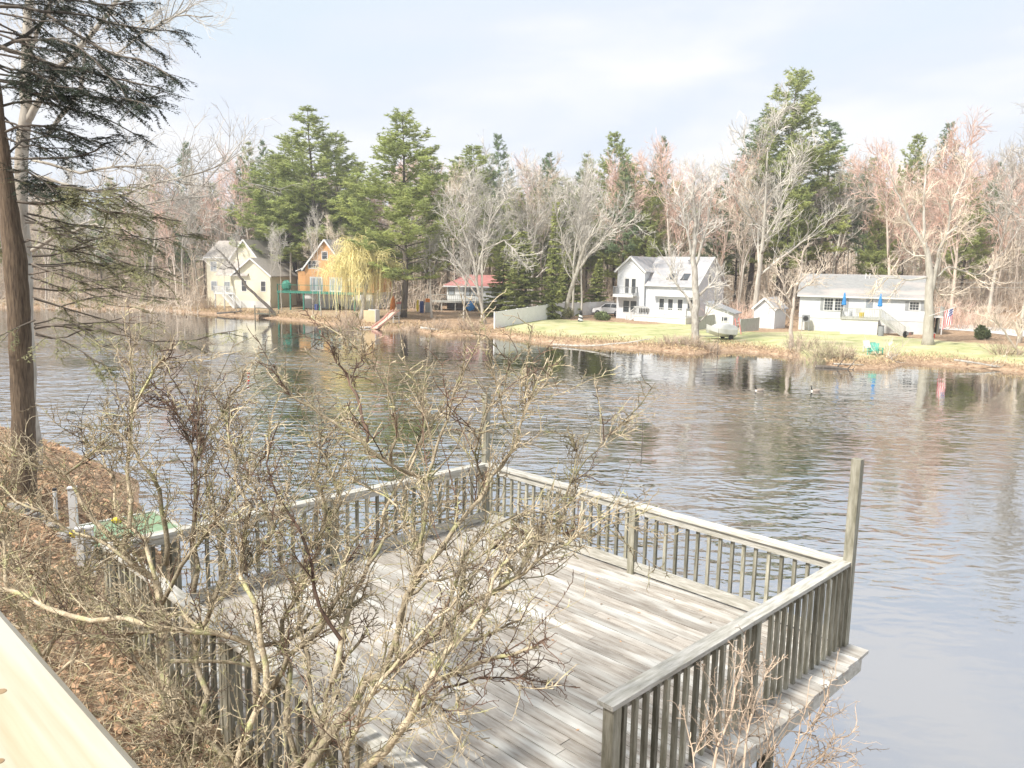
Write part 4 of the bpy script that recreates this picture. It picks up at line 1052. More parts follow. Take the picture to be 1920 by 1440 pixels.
OM = Matrix.Translation(oh.location) @ Matrix.Rotation(A,4,'Z')
dump('porch_swing_cover', OM @ Vector((-1.7,-2.3,z0-.02)), 0, 'green rounded cover at the left end of the green deck', 'cover', [('cloth','green',lambda m: crumple(m,(.7,.45,.8),8,(0,0,.75)))])
pu = thing('patio_umbrella', OM @ Vector((8.2,-2.2,z0-.02)), 0, 'white open umbrella over the right part of the green deck', 'umbrella')
m = MB(); m.tube([(0,0,0),(0,0,2.0)],.03,6); m.build('pole','green',pu); m = MB(); m.tube([(0,0,1.65),(0,0,2.15)],[1.0,.05],8); m.build('canopy','white',pu)
dump('blue_drum', OM @ Vector((3.2,-2.6,.0)), 0, 'dark blue drum under the green deck beside a straight trunk', 'barrel', [('body','navy',lambda m: m.tube([(0,0,-.2),(0,0,.1),(0,0,.7),(0,0,.8)],[.28,.32,.32,.27],12))])
dump('motorcycle_parts', OM @ Vector((6.2,-2.2,.0)), .3, 'dark heap of stored machinery under the green deck', 'machinery', [('engine','black',lambda m: crumple(m,(.5,.3,.4),5,(0,0,.55))),('wheel','rubber',lambda m: m.tube([(-.6,-.06,.32),(-.6,.06,.32)],.32,14)),('wheel','rubber',lambda m: m.tube([(.65,-.06,.32),(.65,.06,.32)],.32,14))])

# ---- yellow house
b_ = gpx(388, 121); A = R(-12)
yh = o = thing('yellow_house', (b_.x, b_.y, b_.z), A, 'pale yellow two-storey house with tan roofs and white stairs at the far left', 'house')
m = MB(); m.box(0,5.3,0,8,-1,7.4); m.prism([(4.6,-1),(9.4,-1),(9.4,7.0),(7.0,9.9),(4.6,7.0)],'y',-1.0,8.5); m.prism([(6.4,-1),(12.2,-1),(12.2,4.9),(9.3,7.2),(6.4,4.9)],'y',-3.0,5)
m.build('wall','cream',o)
rf_ = gable_x(o,0,5.2,0,8,7.4,9.8,'rooftan',.3)
gable_y(o,4.6,9.4,-1,8.5,7.0,9.9,'rooftan',.3); gable_y(o,6.4,12.2,-3,5,4.9,7.2,'rooftan',.4)
m = MB(); m.prism([(-3.4,4.6),(-.98,6.6),(-.98,6.72),(-3.4,4.72)],'x',3.6,8.8); m.build('porch_roof','rooftan',rf_)
f = Face(o,'front',0,0)
for u,z in ((1.2,5.9),(3.4,5.9),(1.2,3.0),(3.4,3.0)): window(f,u,z,.9,1.3,pane='glassl',nx=2)
f = Face(o,'front',0,-3.0); window(f,8.0,3.2,.75,1.5,nz=2); window(f,11.1,3.2,.7,1.4)
m = MB(); m.box(3.2,6.35,-3.3,-.05,1.9,2.1); pc = m.build('porch','white',o); rail(o,pc,[(3.2,-.2),(3.2,-3.25),(6.3,-3.25)],2.1,.9)
stairs(o,pc,5.2,-3.4,.75,-.3,0,1.9,1.1)
for xx in (3.3,4.8,6.2): m = MB(); m.box(xx-.08,xx+.08,-3.2,-3.04,-1,1.9); m.build('post','white',pc)
m = MB(); m.box(-.05,12.25,-3.05,-3.001,-1,.9) if 0 else m.box(6.35,12.25,-3.05,-3.002,-1,1.0); m.build('foundation','found',o)
# its little dock
b_ = at(500, 592, 105.5)
o = thing('small_dock', (b_.x, b_.y, 0), R(5), 'small brown wooden dock on posts at the water below the yellow house', 'dock')
m = MB()
for i in range(14): m.box(-1.4,1.4,-1.0+i*.2,-.82+i*.2,.5,.56,rnd.random())
m.build('dock_boards','darkwood',o)
for (xx,yy,h_) in ((-1.3,-.95,1.7),(.6,-.95,1.5),(1.3,-.95,.9),(-1.3,1.4,.9),(1.3,1.4,.9)): m = MB(); m.tube([(xx,yy,-1.2),(xx,yy,h_)],.07,7); m.build('post','darkwood',o)
m = MB(); m.bar((-1.35,-.95,1.35),(.65,-.95,1.3),.05,.1); m.build('rail','darkwood',o)

# ---- parked car
b_ = gpx(1146, 107.0)
cr_ = thing('parked_car', b_, R(148), 'white SUV parked by the left corner of the white two-storey house', 'car')
prof = [(-2.2,.35),(-2.25,.75),(-2.15,1.0),(-1.9,1.15),(-1.55,1.65),(-.2,1.72),(.45,1.62),(1.15,1.08),(2.0,.95),(2.25,.75),(2.25,.38)]
m = MB(); k = len(prof)
def wd(z): return .88 if z < 1.1 else .88-(z-1.1)*.35
for a_, b2 in zip(prof, prof[1:]+prof[:1]):
    m.face([(a_[0],-wd(a_[1]),a_[1]),(a_[0],wd(a_[1]),a_[1]),(b2[0],wd(b2[1]),b2[1]),(b2[0],-wd(b2[1]),b2[1])])
for s_ in (-1,1): m.face([(x,s_*wd(z),z) for x,z in prof][::s_])
body = m.build('body','car',cr_)
for s_ in (-1,1):
    m = MB(); m.face([(x,s_*(wd(z)+.012),z) for x,z in ((-1.5,1.15),(-1.35,1.55),(-.55,1.62),(-.5,1.15))]); m.build('side_window','glass',body)
    m = MB(); m.face([(x,s_*(wd(z)+.012),z) for x,z in ((-.4,1.15),(-.42,1.62),(.35,1.55),(.9,1.15))]); m.build('side_window','glass',body)
    m = MB(); m.box(2.12,2.27,s_*.62-.2,s_*.62+.2,.72,.86); m.build('headlight','chrome',cr_)
    for xx in (-1.4,1.4):
        m = MB(); m.tube([(xx,s_*.72,.35),(xx,s_*.93,.35)],.36,18); wl = m.build('wheel','rubber',cr_); m = MB(); m.tube([(xx,s_*.93,.35),(xx,s_*.945,.35)],.21,12); m.build('rim','chrome',wl)
    m = MB(); m.ell((.75,s_*.98,1.15),(.1,.1,.08),8,5); m.build('wing_mirror','black',cr_)
m = MB(); m.face([(.5,-.68,1.60),(.5,.68,1.60),(1.12,.8,1.13),(1.12,-.8,1.13)]); m.v=[(x+.03,y,z+.02) for x,y,z in m.v]; m.build('windscreen','glass',body)
m = MB(); m.box(2.2,2.29,-.45,.45,.45,.68); m.build('grille','black',cr_)
# small trailer dolly, shrubs, ornament
dump('utility_trailer', gpx(1155,105), R(10), 'dark low trailer frame in front of the parked car', 'trailer', [('frame','black',lambda m:(m.box(-1.1,.9,-.05,.05,.4,.5),m.box(-.2,.9,-.6,.6,.42,.5))),('wheel','rubber',lambda m:m.tube([(.7,-.7,.28),(.7,-.58,.28)],.28,12)),('wheel','rubber',lambda m:m.tube([(.7,.58,.28),(.7,.7,.28)],.28,12))])
b_ = gpx(1091, 96)
o = thing('lighthouse_ornament', b_, .3, 'knee-high black and white striped lighthouse ornament on the lawn', 'ornament')
rs = [.34,.31,.28,.25,.22,.20]
lm = bpy.data.materials.new('spiral_stripes'); lm.use_nodes = True; t = lm.node_tree; n = t.nodes; l = t.links
co = n.new('ShaderNodeTexCoord'); sp = n.new('ShaderNodeSeparateXYZ'); l.new(co.outputs['Object'], sp.inputs[0])
a2 = n.new('ShaderNodeMath'); a2.operation='ARCTAN2'; l.new(sp.outputs['Y'],a2.inputs[0]); l.new(sp.outputs['X'],a2.inputs[1])
mm = n.new('ShaderNodeMath'); mm.operation='MULTIPLY_ADD'; mm.inputs[1].default_value=1/(2*math.pi); l.new(a2.outputs[0],mm.inputs[0])
m4 = n.new('ShaderNodeMath'); m4.operation='MULTIPLY'; m4.inputs[1].default_value=2.4; l.new(sp.outputs['Z'],m4.inputs[0]); l.new(m4.outputs[0],mm.inputs[2])
fr = n.new('ShaderNodeMath'); fr.operation='FRACT'; l.new(mm.outputs[0],fr.inputs[0]); gt = n.new('ShaderNodeMath'); gt.operation='GREATER_THAN'; gt.inputs[1].default_value=.5; l.new(fr.outputs[0],gt.inputs[0])
mi = n.new('ShaderNodeMix'); mi.data_type='RGBA'; mi.inputs[6].default_value=(.75,.75,.73,1); mi.inputs[7].default_value=(.06,.06,.07,1); l.new(gt.outputs[0],mi.inputs[0]); l.new(mi.outputs[2],n['Principled BSDF'].inputs['Base Color'])
m = MB(); m.tube([(0,0,.0+.18*i) for i in range(6)], rs, 14); m.build('tower', lm, o)
m = MB(); m.tube([(0,0,.9),(0,0,.95)],.28,12); m.tube([(0,0,.95),(0,0,1.15)],.14,10); m.build('lantern','black',o); m = MB(); m.tube([(0,0,1.15),(0,0,1.35)],[.2,.02],10); m.build('cap','black',o)
def leafshrub(px, D, r_, h, label, mt='shrubgreen', n_=900, cat='shrub', sd_=1):
    q = random.Random(sd_+int(px)); b_ = gpx(px, D); o = thing('evergreen_shrub', b_, 0, label, cat); m = MB()
    for i in range(n_):
        d = Vector((q.gauss(0,1),q.gauss(0,1),q.gauss(0,1))).normalized()*(q.random()**.4); c = Vector((d.x*r_, d.y*r_, h*.5+d.z*h*.5)); s = .07+.03*r_
        m.face([c+Vector((q.gauss(0,s),q.gauss(0,s),q.gauss(0,s))) for _ in range(3)], q.random())
    m.build('foliage', mt, o); m = MB()
    for i in range(4): m.tube([(0,0,-.1),(q.gauss(0,.3*r_),q.gauss(0,.3*r_),h*.7)],[.04,.015],4)
    m.build('stem','darkbark',o)
leafshrub(1130, 99, .9, 1.1, 'dark evergreen shrub below the parked car'); leafshrub(1138.5, 98.4, .6, .8, 'smaller dark shrub right of the one below the parked car')
leafshrub(1066, 100, .8, 1.5, 'rounded pale shrub at the corner of the white fence', 'hemlow')
leafshrub(1850, 79, .6, 1.5, 'small green shrub by the driveway right of the big maple'); leafshrub(1862, 80, .35, .9, 'dark upright shrub just right of the small green driveway shrub')
o = tag(MB().build('driveway','found') if 0 else (lambda m: (m, )[0].build('driveway','found'))((lambda m: ([m.face([gpx(a_,D_)+Vector((0,0,.05)) for a_,D_ in q]) for q in (((1762,91),(1850,88),(1850,94),(1762,98)),((1850,88),(1960,80),(1990,86),(1850,94)))], m)[1])(MB())), kind='structure')

# ---- big maple with its forks traced from the photograph
def limb_tree(name, D, trunk, limbs, label, mt='graybark', mc='graytwig', twn=10, twl=1.6, tw=.02, buds=0, seed=1, jit=.8, cat='tree'):
    """trunk/limbs: lists of (px,py,width_px) at about distance D"""
    q = random.Random(seed); px0, py0 = trunk[0][:2]; b_ = gpx(px0, D); o = thing(name, b_, 0, label, cat)
    T = MB(); C = MB()
    def P(px, py, off=0): v = at(px, py, D+off); return v
    def trace(pl, off0, offd):
        pts = [P(a_[0], a_[1], off0+offd*i/len(pl)) for i, a_ in enumerate(pl)]; rr = [max(.012, a_[2]*.5*D/F) for a_ in pl]
        # subdivide with a bit of wander
        out, ro = [pts[0]], [rr[0]]
        for i in range(len(pts)-1):
            L_ = (pts[i+1]-pts[i]).length
            for s_ in (.33,.67,1):
                v = pts[i].lerp(pts[i+1], s_)
                if s_ < 1: v += Vector((q.gauss(0,1),q.gauss(0,1),q.gauss(0,1)))*L_*.025
                out.append(v); ro.append(rr[i]+(rr[i+1]-rr[i])*s_)
        return out, ro
    tp, tr_ = trace(trunk, 0, 0); tp[0].z = b_.z-.3; T.tube(tp, [tr_[0]*1.35]+tr_[1:], 9, .5)
    alls = [(tp[len(tp)//2:], tr_[len(tr_)//2:])]
    for i, lb in enumerate(limbs):
        off = q.uniform(-jit, jit)*2; pp, rr = trace(lb, 0, off); T.tube(pp, rr, 6, q.random()); alls.append((pp, rr))
    for pp, rr in alls:
        L_ = sum((b2-a_).length for a_, b2 in zip(pp, pp[1:])); k_ = int(L_*twn/3)+3
        for i in range(k_):
            u = q.uniform(.25,1)*(len(pp)-1); k = min(len(pp)-2, int(u)); p = pp[k].lerp(pp[k+1], u-k); d = (pp[k+1]-pp[k]).normalized()
            s1 = wander(p, side_dir(d, q.uniform(.4,1.1), q), twl*q.uniform(.7,1.8), 4, .18, .08, q)
            tn = q.random(); C.tube(s1, [tw*2.2,tw*1.8,tw*1.4,tw,tw*.6], 4, tn, False)
            for x in range(7):
                v = q.uniform(.2,1)*4; k3 = min(3,int(v)); q3 = s1[k3].lerp(s1[k3+1], v-k3)
                s2 = wander(q3, side_dir((s1[k3+1]-s1[k3]).normalized(), q.uniform(.4,1), q), twl*q.uniform(.3,.7), 2, .2, .1, q)
                C.tube(s2, [tw,tw*.8,tw*.4], 3, tn, False)
                for y_ in range(3):
                    q4 = s2[1].lerp(s2[2], q.random()); s3 = wander(q4, side_dir((s2[2]-s2[1]).normalized(), q.uniform(.4,1), q), twl*q.uniform(.15,.35), 1, .1, 0, q)
                    C.tube(s3, [tw*.6,tw*.3], 3, tn, False)
                    for _ in range(buds):
                        q5 = s3[0].lerp(s3[1], q.random()) + Vector((q.gauss(0,.06),)*3); z_ = .03
                        C.face([q5+Vector((q.uniform(-z_,z_), q.uniform(-z_,z_), q.uniform(-z_,z_))) for _ in range(3)], q.uniform(.4,1))
    T.build('trunk', mt, o, world=True, smooth=True); C.build('crown', mc, o, world=True)
    return o
limb_tree('maple_tree', 74, [(1740,650,20),(1741,600,17),(1742,560,15),(1742,500,12),(1738,470,10),(1732,455,9)],
 [[(1732,458,8),(1722,440,6),(1705,415,5),(1698,395,4),(1680,360,3),(1668,320,1.5)],[(1733,455,6),(1733,420,5),(1731,380,4),(1735,340,3),(1740,300,2)],
  [(1741,575,8),(1752,520,7),(1760,470,6),(1775,440,5),(1795,425,4),(1802,430,2)],[(1760,470,5),(1778,430,4),(1782,400,4),(1778,375,3)],[(1782,400,4),(1800,350,3),(1815,300,2)],
  [(1741,520,4),(1700,525,3),(1660,520,2.5),(1640,528,1.5)],[(1742,530,4),(1770,560,0.1)],[(1752,520,4),(1780,500,3),(1830,515,2.5),(1880,500,2)],[(1736,480,4),(1715,480,3),(1700,470,2),(1690,455,2)]],
 'big gray maple with heavy forked trunk on the lawn right of the single-storey house', mc='tantwig', twn=6, twl=1.6, buds=0, seed=4)
limb_tree('broken_tree', 73.5, [(1303,640,15),(1304,600,14),(1305,560,13),(1303,520,11),(1300,470,9),(1305,420,6),(1300,370,4),(1303,330,2)],
 [[(1300,590,7),(1290,560,5),(1270,535,4),(1258,515,3.5),(1256,500,2)],[(1306,560,5),(1325,540,4),(1345,525,2)],[(1303,500,6),(1318,450,4),(1330,400,3),(1336,350,2)],[(1302,490,6),(1290,440,4),(1280,400,3),(1270,360,2)],[(1305,610,4),(1325,590,2.5),(1350,560,1.5)],[(1303,450,4),(1312,400,3),(1318,340,2)]],
 'bare gray tree with a torn trunk between the white porch and the covered boat', mt='palebark', twn=6, twl=1.6, seed=6)
limb_tree('leaning_tree', 106, [(516,592,7),(500,572,6),(482,556,5),(465,540,5),(450,520,4),(437,500,4),(420,480,3),(405,466,2)],
 [[(465,540,3),(440,505,2.5),(425,500,1.5),(400,482,1)],[(450,520,2.5),(445,480,2),(442,450,1)],[(437,500,2),(420,505,1.5),(395,498,1)]],
 'dark bare tree leaning left over the small dock from the waterline', mt='darkbark', mc='graytwig', twn=4, twl=1.3, seed=8)
limb_tree('crooked_tree', 70, [(1486,652,9),(1482,620,7),(1487,580,6),(1490,550,5),(1502,510,4),(1506,470,2)],
 [[(1487,580,4),(1470,540,3),(1462,500,2)],[(1490,550,4),(1520,530,2.5),(1545,500,1.5)],[(1484,600,3),(1465,580,2),(1452,560,1)]],
 'small crooked bare tree at the water between small shed and single-storey house', mt='tanbark', mc='tantwig', twn=7, twl=1.2, seed=9)
limb_tree('forked_pale_tree', 100, [(1062,575,9),(1070,545,8),(1080,515,7),(1090,480,6),(1102,450,5),(1120,420,3),(1135,380,2)],
 [[(1070,545,5),(1085,505,5),(1110,470,4),(1140,440,4),(1165,425,3),(1190,420,1.5)],[(1090,480,4),(1085,440,3),(1070,400,2.5),(1062,350,2)],[(1110,470,3),(1150,420,2.5),(1180,370,1.5)],[(1080,515,4),(1062,470,3),(1045,410,2),(1040,370,1.5)]],
 'pale forked tree with curved leaning trunk rising behind the corner of the white fence', mt='palebark', twn=5, twl=1.7, seed=10)
limb_tree('pale_spreading_tree', 92, [(912,610,6),(900,560,5.5),(893,520,5),(882,470,4.5),(868,430,4),(855,400,3),(845,370,2)],
 [[(893,520,5),(905,470,4),(918,420,3),(925,370,2)],[(882,470,4),(850,440,3),(830,400,2)],[(905,470,3),(945,450,3),(965,470,2),(985,500,1.5)],[(868,430,3),(880,380,2),(885,340,1.5)],[(900,560,3),(870,520,3),(845,490,2)],[(918,420,3),(950,370,2),(965,330,1.5)]],
 'pale spreading bare tree on the brown bank left of the white fence', mt='palebark', twn=7, twl=1.7, seed=12)
# right edge: leaning stems over the water
limb_tree('leaning_branch_tree', 66, [(1915,665,5),(1895,640,4),(1875,612,3),(1855,595,2)], [[(1915,665,4),(1905,700,2)],[(1910,660,3),(1893,690,2),(1870,684,1)],[(1905,655,3),(1912,620,2),(1905,590,1)]],
 'low bare branches leaning from the right edge over the waterline', mt='tanbark', mc='tantwig', twn=8, twl=1.0, seed=14, cat='shrub')

# ---- willow
q = random.Random(77); b_ = gpx(678, 97.0); wl = thing('weeping_willow', b_, 0, 'yellow weeping willow hanging in front of the orange house', 'tree')
T = MB(); C = MB(); top = 10.6
T.tube(wander(Vector((0,0,-.3)), Vector((.05,0,1)), 6.0, 6, .06, 0, q), [.38,.34,.3,.28,.26,.24,.2], 8, .5)
for i in range(40):
    an = q.uniform(0,6.28); rr = 4.2*math.sqrt(q.random())
    zt = top*(1-.36*(rr/4.2)**2)*q.uniform(.72,1.02)
    pts = [Vector((.2,0,q.uniform(4.0,5.8)))]; e_ = Vector((math.cos(an)*rr, math.sin(an)*rr*.8, zt))
    for k in range(1,6):
        u = k/5; v = pts[0].lerp(e_, u); v.z += 1.2*math.sin(u*math.pi)*.6; pts.append(v+Vector((q.gauss(0,.1),)*3))
    T.tube(pts, [.14,.11,.08,.06,.045,.03], 5, q.random())
    for j in range(75):
        u = q.uniform(.35,1)*5; k = min(4,int(u)); p = pts[k].lerp(pts[k+1], u-k) + Vector((q.gauss(0,.35),q.gauss(0,.35),q.gauss(0,.25)))
        L_ = q.uniform(.5,1.8) if q.random() < .86 else q.uniform(2.5,6.5); L_ = min(L_, p.z-.6)
        ds = Vector((math.cos(an)+q.gauss(0,.9), math.sin(an)+q.gauss(0,.9), q.uniform(0,1.3)))*.36
        s_ = [p, p+ds, p+ds*1.5+Vector((0,0,-L_*.3)), p+ds*1.7+Vector((q.gauss(0,.1),q.gauss(0,.1),-L_*.65)), p+ds*1.6+Vector((q.gauss(0,.2),q.gauss(0,.2),-L_))]
        C.tube(s_, [.022,.022,.02,.018,.01], 3, q.random(), False)
T.build('trunk','palebark',wl,smooth=True); C.build('strands','willow',wl)

# ---- shoreline brush, reeds, driftwood
def brush(px, D, r_, h, n_, label, mt='brushwood', tw=.014, seed=0):
    q = random.Random(seed+int(px)); b_ = gpx(px, D); o = thing('bare_bush', b_, 0, label, 'bush', 'bare bushes along the far waterline'); m = MB()
    for i in range(n_):
        p0 = Vector((q.gauss(0,r_*.35), q.gauss(0,r_*.35), -.1)); d = Vector((p0.x/r_+q.gauss(0,.35), p0.y/r_+q.gauss(0,.35), 1.1)); L_ = h*q.uniform(.5,1.1)
        s_ = wander(p0, d, L_, 4, .12, 0, q); tn = q.random(); m.tube(s_, [tw*1.6,tw*1.4,tw*1.1,tw*.8,tw*.4], 3, tn, False)
        for k in range(8):
            c = s_[q.randint(1,3)]; m.tube(wander(c, side_dir(d.normalized(), q.uniform(.3,.9), q), L_*q.uniform(.15,.4), 2, .2, .05, q), [tw*.8,tw*.6,tw*.3], 3, tn, False)
    m.build('stems', mt, o)
brush(1535,64,1.6,2.3,90,'dense tan bush on the point left of the green lawn chairs'); brush(1558,62.5,1.3,1.9,80,'spiky bare bush above the dark driftwood','shrub')
brush(1510,68,1.3,1.7,60,'low bare bush beside the small crooked tree'); brush(1595,62.5,.9,1.4,50,'small bare bush right of the spiky one'); brush(1678,64,.8,2.2,14,'few tall thin stems right of the green lawn chairs','tantwig',.02)
brush(1300,71.5,1.7,1.3,90,'brown brush round the foot of the tree with a torn trunk'); brush(1262,72.5,1.3,1.1,60,'low brown brush in front of the white porch'); brush(1340,71,1.2,1.0,60,'low brown brush in front of the covered boat')
brush(330,121,3.0,3.4,110,'wide bare bush left of the yellow house'); brush(390,115,2.0,2.0,60,'bare bush at the left corner of the yellow house'); brush(820,85,1.6,1.4,60,'brown brush on the bank below the cluttered deck'); brush(885,85.5,1.8,1.6,70,'brown brush left of the white fence end')
brush(655,93,1.8,2.2,90,'tan brush under the willow strands'); brush(775,88,1.4,1.5,60,'brush right of the salmon slide'); brush(250,126,3.2,3.6,90,'bare bush seen beyond the hemlock trunk'); brush(170,128,3.0,3.0,80,'leftmost bare bush on the far bank')
brush(1800,92,3.2,3.6,120,'large tan thicket behind the flag','pinktwig'); brush(1860,90,3.0,3.4,110,'tan thicket behind the driveway','tantwig'); brush(1905,66,1.4,1.6,60,'bare bush at the right edge of the far lawn'); brush(1450,94,2.4,2.4,70,'tan thicket between small shed and single-storey house'); brush(1390,95,2.4,3.0,90,'pinkish thicket behind the red stepladder','pinktwig')
def log(px, D, L_, r_, rz, label, z=.05, tilt=0, mt='palebark', stubs=4):
    b_ = at(px, 600, D); q = random.Random(int(px)); o = thing('driftwood_log', (b_.x, b_.y, max(z, gz(b_.x,b_.y)+.03)), rz, label, 'log'); m = MB()
    pts = wander(Vector((-L_/2,0,tilt*L_*.5)), Vector((1,0,-tilt)), L_, 8, .05, 0, q); m.tube(pts, [r_*(1-.07*i) for i in range(9)], 7)
    m.build('trunk', mt, o, smooth=True); m = MB()
    for i in range(stubs):
        p = pts[q.randint(1,7)]; m.tube(wander(p, side_dir(Vector((1,0,0)), q.uniform(.6,1.2), q), q.uniform(.3,1.2), 3, .2, 0, q), [r_*.4,r_*.3,r_*.2,.01], 4, .5, False)
    m.build('broken_branches', mt, o)
log(1125, 71.5, 9.5, .10, R(-31), 'long thin fallen trunk lying in the water along the lawn shore', .04, .02)
log(1575, 60.2, 3.0, .14, R(-8), 'dark driftwood log sticking into the water below the spiky bush', .12, -.03, 'darkbark', 9)
log(1598, 60.4, 2.4, .07, R(6), 'pale driftwood pole beside the dark driftwood log', .22, .03, 'palebark', 5)
log(838, 84.5, 6.0, .12, R(-14), 'fallen trunk at the waterline below the cluttered deck', .12, .04)
log(432, 108.5, 3.5, .15, R(10), 'tangled driftwood at the foot of the thin trees by the yellow house', .3, .0, 'darkbark', 12)
log(1885, 62, 7.0, .08, R(-6), 'long pale fallen branch on the shore at the right edge', .12, .05, 'palebark', 14)
log(1660+20, 63.5, 2.0, .12, R(70), 'short tilted log leaning up from the shore right of the lawn chairs', .3, -.5, 'tanbark', 3)
for px, py, D, h, lb in ((1203,836,0,.95,'thin dead stick standing out of the open water'),(1330,640,0,1.3,'thin dark stake at the waterline right of the torn tree'),(1345,662,0,2.2,'taller dark stake in the water in front of the covered boat')):
    b_ = onz(px, py, 0); o = thing('dead_stick', b_, 0, lb, 'stick'); m = MB(); m.tube([(0,0,-.6),(0.02,0,h*.5),(0,0,h)],[.022,.02,.014],6); 
    m.build('stem','darkbark',o); m = MB(); m.tube([(0.0,0,.05),(.25,.05,.28)],[.012,.006],5); m.build('side_twig','darkbark',o)
# geese
for i, (px, py, rz) in enumerate(((1424,733,R(186)),(1529,734,R(175)))):
    b_ = onz(px, py, 0); o = thing('goose', b_, rz, ('swimming goose nearer the middle of the pond, with upright black neck','swimming goose farther right, trailing a pale wake')[i], 'goose')
    o.scale = (.72,.72,.72)
    m = MB(); m.ell((0,0,.07),(.36,.17,.15),14,9,fn=lambda d: 1+.12*max(0,-d.x)*max(0,d.z))
    m.tube([(-.28,0,.12),(-.48,0,.18)],[.08,.015],7); bd = m.build('body','gooseb',o,smooth=True)
    m = MB(); m.ell((.27,0,.04),(.12,.12,.10),12,8); m.build('breast','goosew',bd,smooth=True)
    m = MB(); m.tube([(.27,0,.10),(.34,0,.22),(.34,0,.36),(.36,0,.44)],[.075,.048,.04,.042],9); m.ell((.385,0,.455),(.065,.045,.045),10,7); m.tube([(.43,0,.45),(.51,0,.435)],[.024,.01],6); m.build('neck_and_head','gooseblk',bd,smooth=True)
    m = MB(); m.ell((.375,0,.435),(.035,.049,.03),8,5); m.build('cheek_patch','goosew',bd)
# leaf litter strips on the far bank
C = MB(); q = random.Random(31)
for i in range(26000):
    px = q.uniform(-100, 2050); x = at(px, 600, 90).x
    s_ = abs(q.gauss(0,1))*2.2
    xw = q.uniform(-75, 42); y = yshore(xw)+q.choice((.2,.4))+s_
    z = gz(xw, y); a_ = q.uniform(0,6.28); L_ = q.uniform(.05,.16); h = q.uniform(.0,.22) if q.random() < .5 else .03
    p = Vector((xw,y,z)); e_ = Vector((math.cos(a_),math.sin(a_),0))
    C.face([p, p+e_*L_+Vector((0,0,h)), p+e_*L_*.6+Vector((.05,.03,h*1.2+.02))], q.random())
tag(C.build('shore_litter','straw'),'dry reeds and leaf litter along the far waterline','leaf litter',kind='stuff')
# wires
o = thing('utility_wire', at(1700,528,88), 0, 'thin overhead wires crossing behind the big maple', 'wire')
for dzz in (0,.55):
    m = MB(); m.tube([at(1700,529,88)+Vector((0,0,-dzz)), at(1800,529,88)+Vector((0,0,-dzz)), at(1960,531,88)+Vector((0,0,-dzz))],.018,4); m.build('wire','graywood',o,world=True)
m = MB(); m.tube([at(1990,640,88), at(1990,500,88)],.14,8); m.build('pole','tanbark',o,world=True)
m = MB(); m.tube([at(545,585,119), at(545,462,119)],.14,8); o = thing('utility_pole', gpx(545,119), 0, 'pale utility pole between the yellow house and the orange house', 'pole'); m.build('shaft','palebark',o,world=True); m = MB(); m.bar(at(537,468,119),at(553,468,119),.1,.1); m.build('crossarm','palebark',o,world=True)

# ------------------------------------------------------------------ near bank: hemlock, pale tree, shrubs
HD = 15.0
b_ = gpx(45, HD)
hm = thing('hemlock_tree', b_, 0, 'tall dark hemlock with straight brown trunk at the left edge', 'tree')
q = random.Random(101)
tp = [(44,950,56),(45,900,50),(44,850,46),(42,750,44),(38,650,43),(34,560,42),(28,490,44),(18,400,35),(8,310,27),(0,240,22),(-14,120,18),(-30,0,16),(-50,-160,14),(-70,-400,8)]
pts = [at(a_, b2, HD) for a_, b2, c in tp]; rr = [c*.5*HD/F for a_, b2, c in tp]; pts[0].z -= .3
P2, R2 = [], []
for i in range(len(pts)-1):
    for k in range(4):
        P2.append(pts[i].lerp(pts[i+1], k/4)+Vector((q.gauss(0,.008),0,0))); R2.append(rr[i]+(rr[i+1]-rr[i])*k/4)
T = MB(); T.tube(P2, [r_*.9 for r_ in R2], 20, .5)
NB_UP, NB_LO = MB(), MB(); BR = MB()
def needles(M_, a_, b2, tn, dens=55, ln=.05):
    L_ = (b2-a_).length; n_ = int(L_*dens); d = (b2-a_).normalized(); s_ = d.cross(Vector((0,0,1))); s_ = s_.normalized() if s_.length > .01 else Vector((1,0,0))
    for i in range(n_):
        p = a_.lerp(b2, q.random()); e_ = (s_*q.choice((-1,1))*q.uniform(.6,1)+d*q.uniform(.2,.8)+Vector((0,0,q.uniform(-.35,.2)))).normalized()*q.uniform(.6,1.4)*ln
        w_ = d*ln*.22
        M_.face([p-w_, p+w_, p+e_], tn+q.uniform(-.2,.2))
def spray(M_, pts, rads, dens=1.0, L0=.9):
    BR.tube(pts, rads, 5, q.random(), False)
    k_ = len(pts)-1; tot = sum((b2-a_).length for a_, b2 in zip(pts, pts[1:]))
    for i in range(int(tot*9*dens)):
        u = q.uniform(.15,1)*k_; k = min(k_-1, int(u)); p = pts[k].lerp(pts[k+1], u-k); d = (pts[k+1]-pts[k]).normalized()
        s_ = d.cross(Vector((0,0,1))).normalized()*q.choice((-1,1))
        e_ = (s_*q.uniform(.3,1.1)+d*q.uniform(.4,1)+Vector((0,0,q.uniform(-.45,.2)))).normalized()
        L_ = L0*q.uniform(.35,1.1)*(1.15-.6*u/k_)
        tw_ = wander(p, e_, L_, 4, .10, -.05, q); BR.tube(tw_, [.008,.007,.005,.004,.002], 3, q.random(), False)
        tn = q.uniform(.15,.85)
        for j in range(4):
            if q.random() < .12: continue
            needles(M_, tw_[j], tw_[j+1], tn)
            for _ in range(3):
                c = tw_[j].lerp(tw_[j+1], q.random()); dd = (tw_[j+1]-tw_[j]).normalized(); s2 = dd.cross(Vector((0,0,1)))
                f_ = c + (s2*q.choice((-1,1))+dd*.8+Vector((0,0,-.2))).normalized()*q.uniform(.08,.28)
                needles(M_, c, f_, tn)
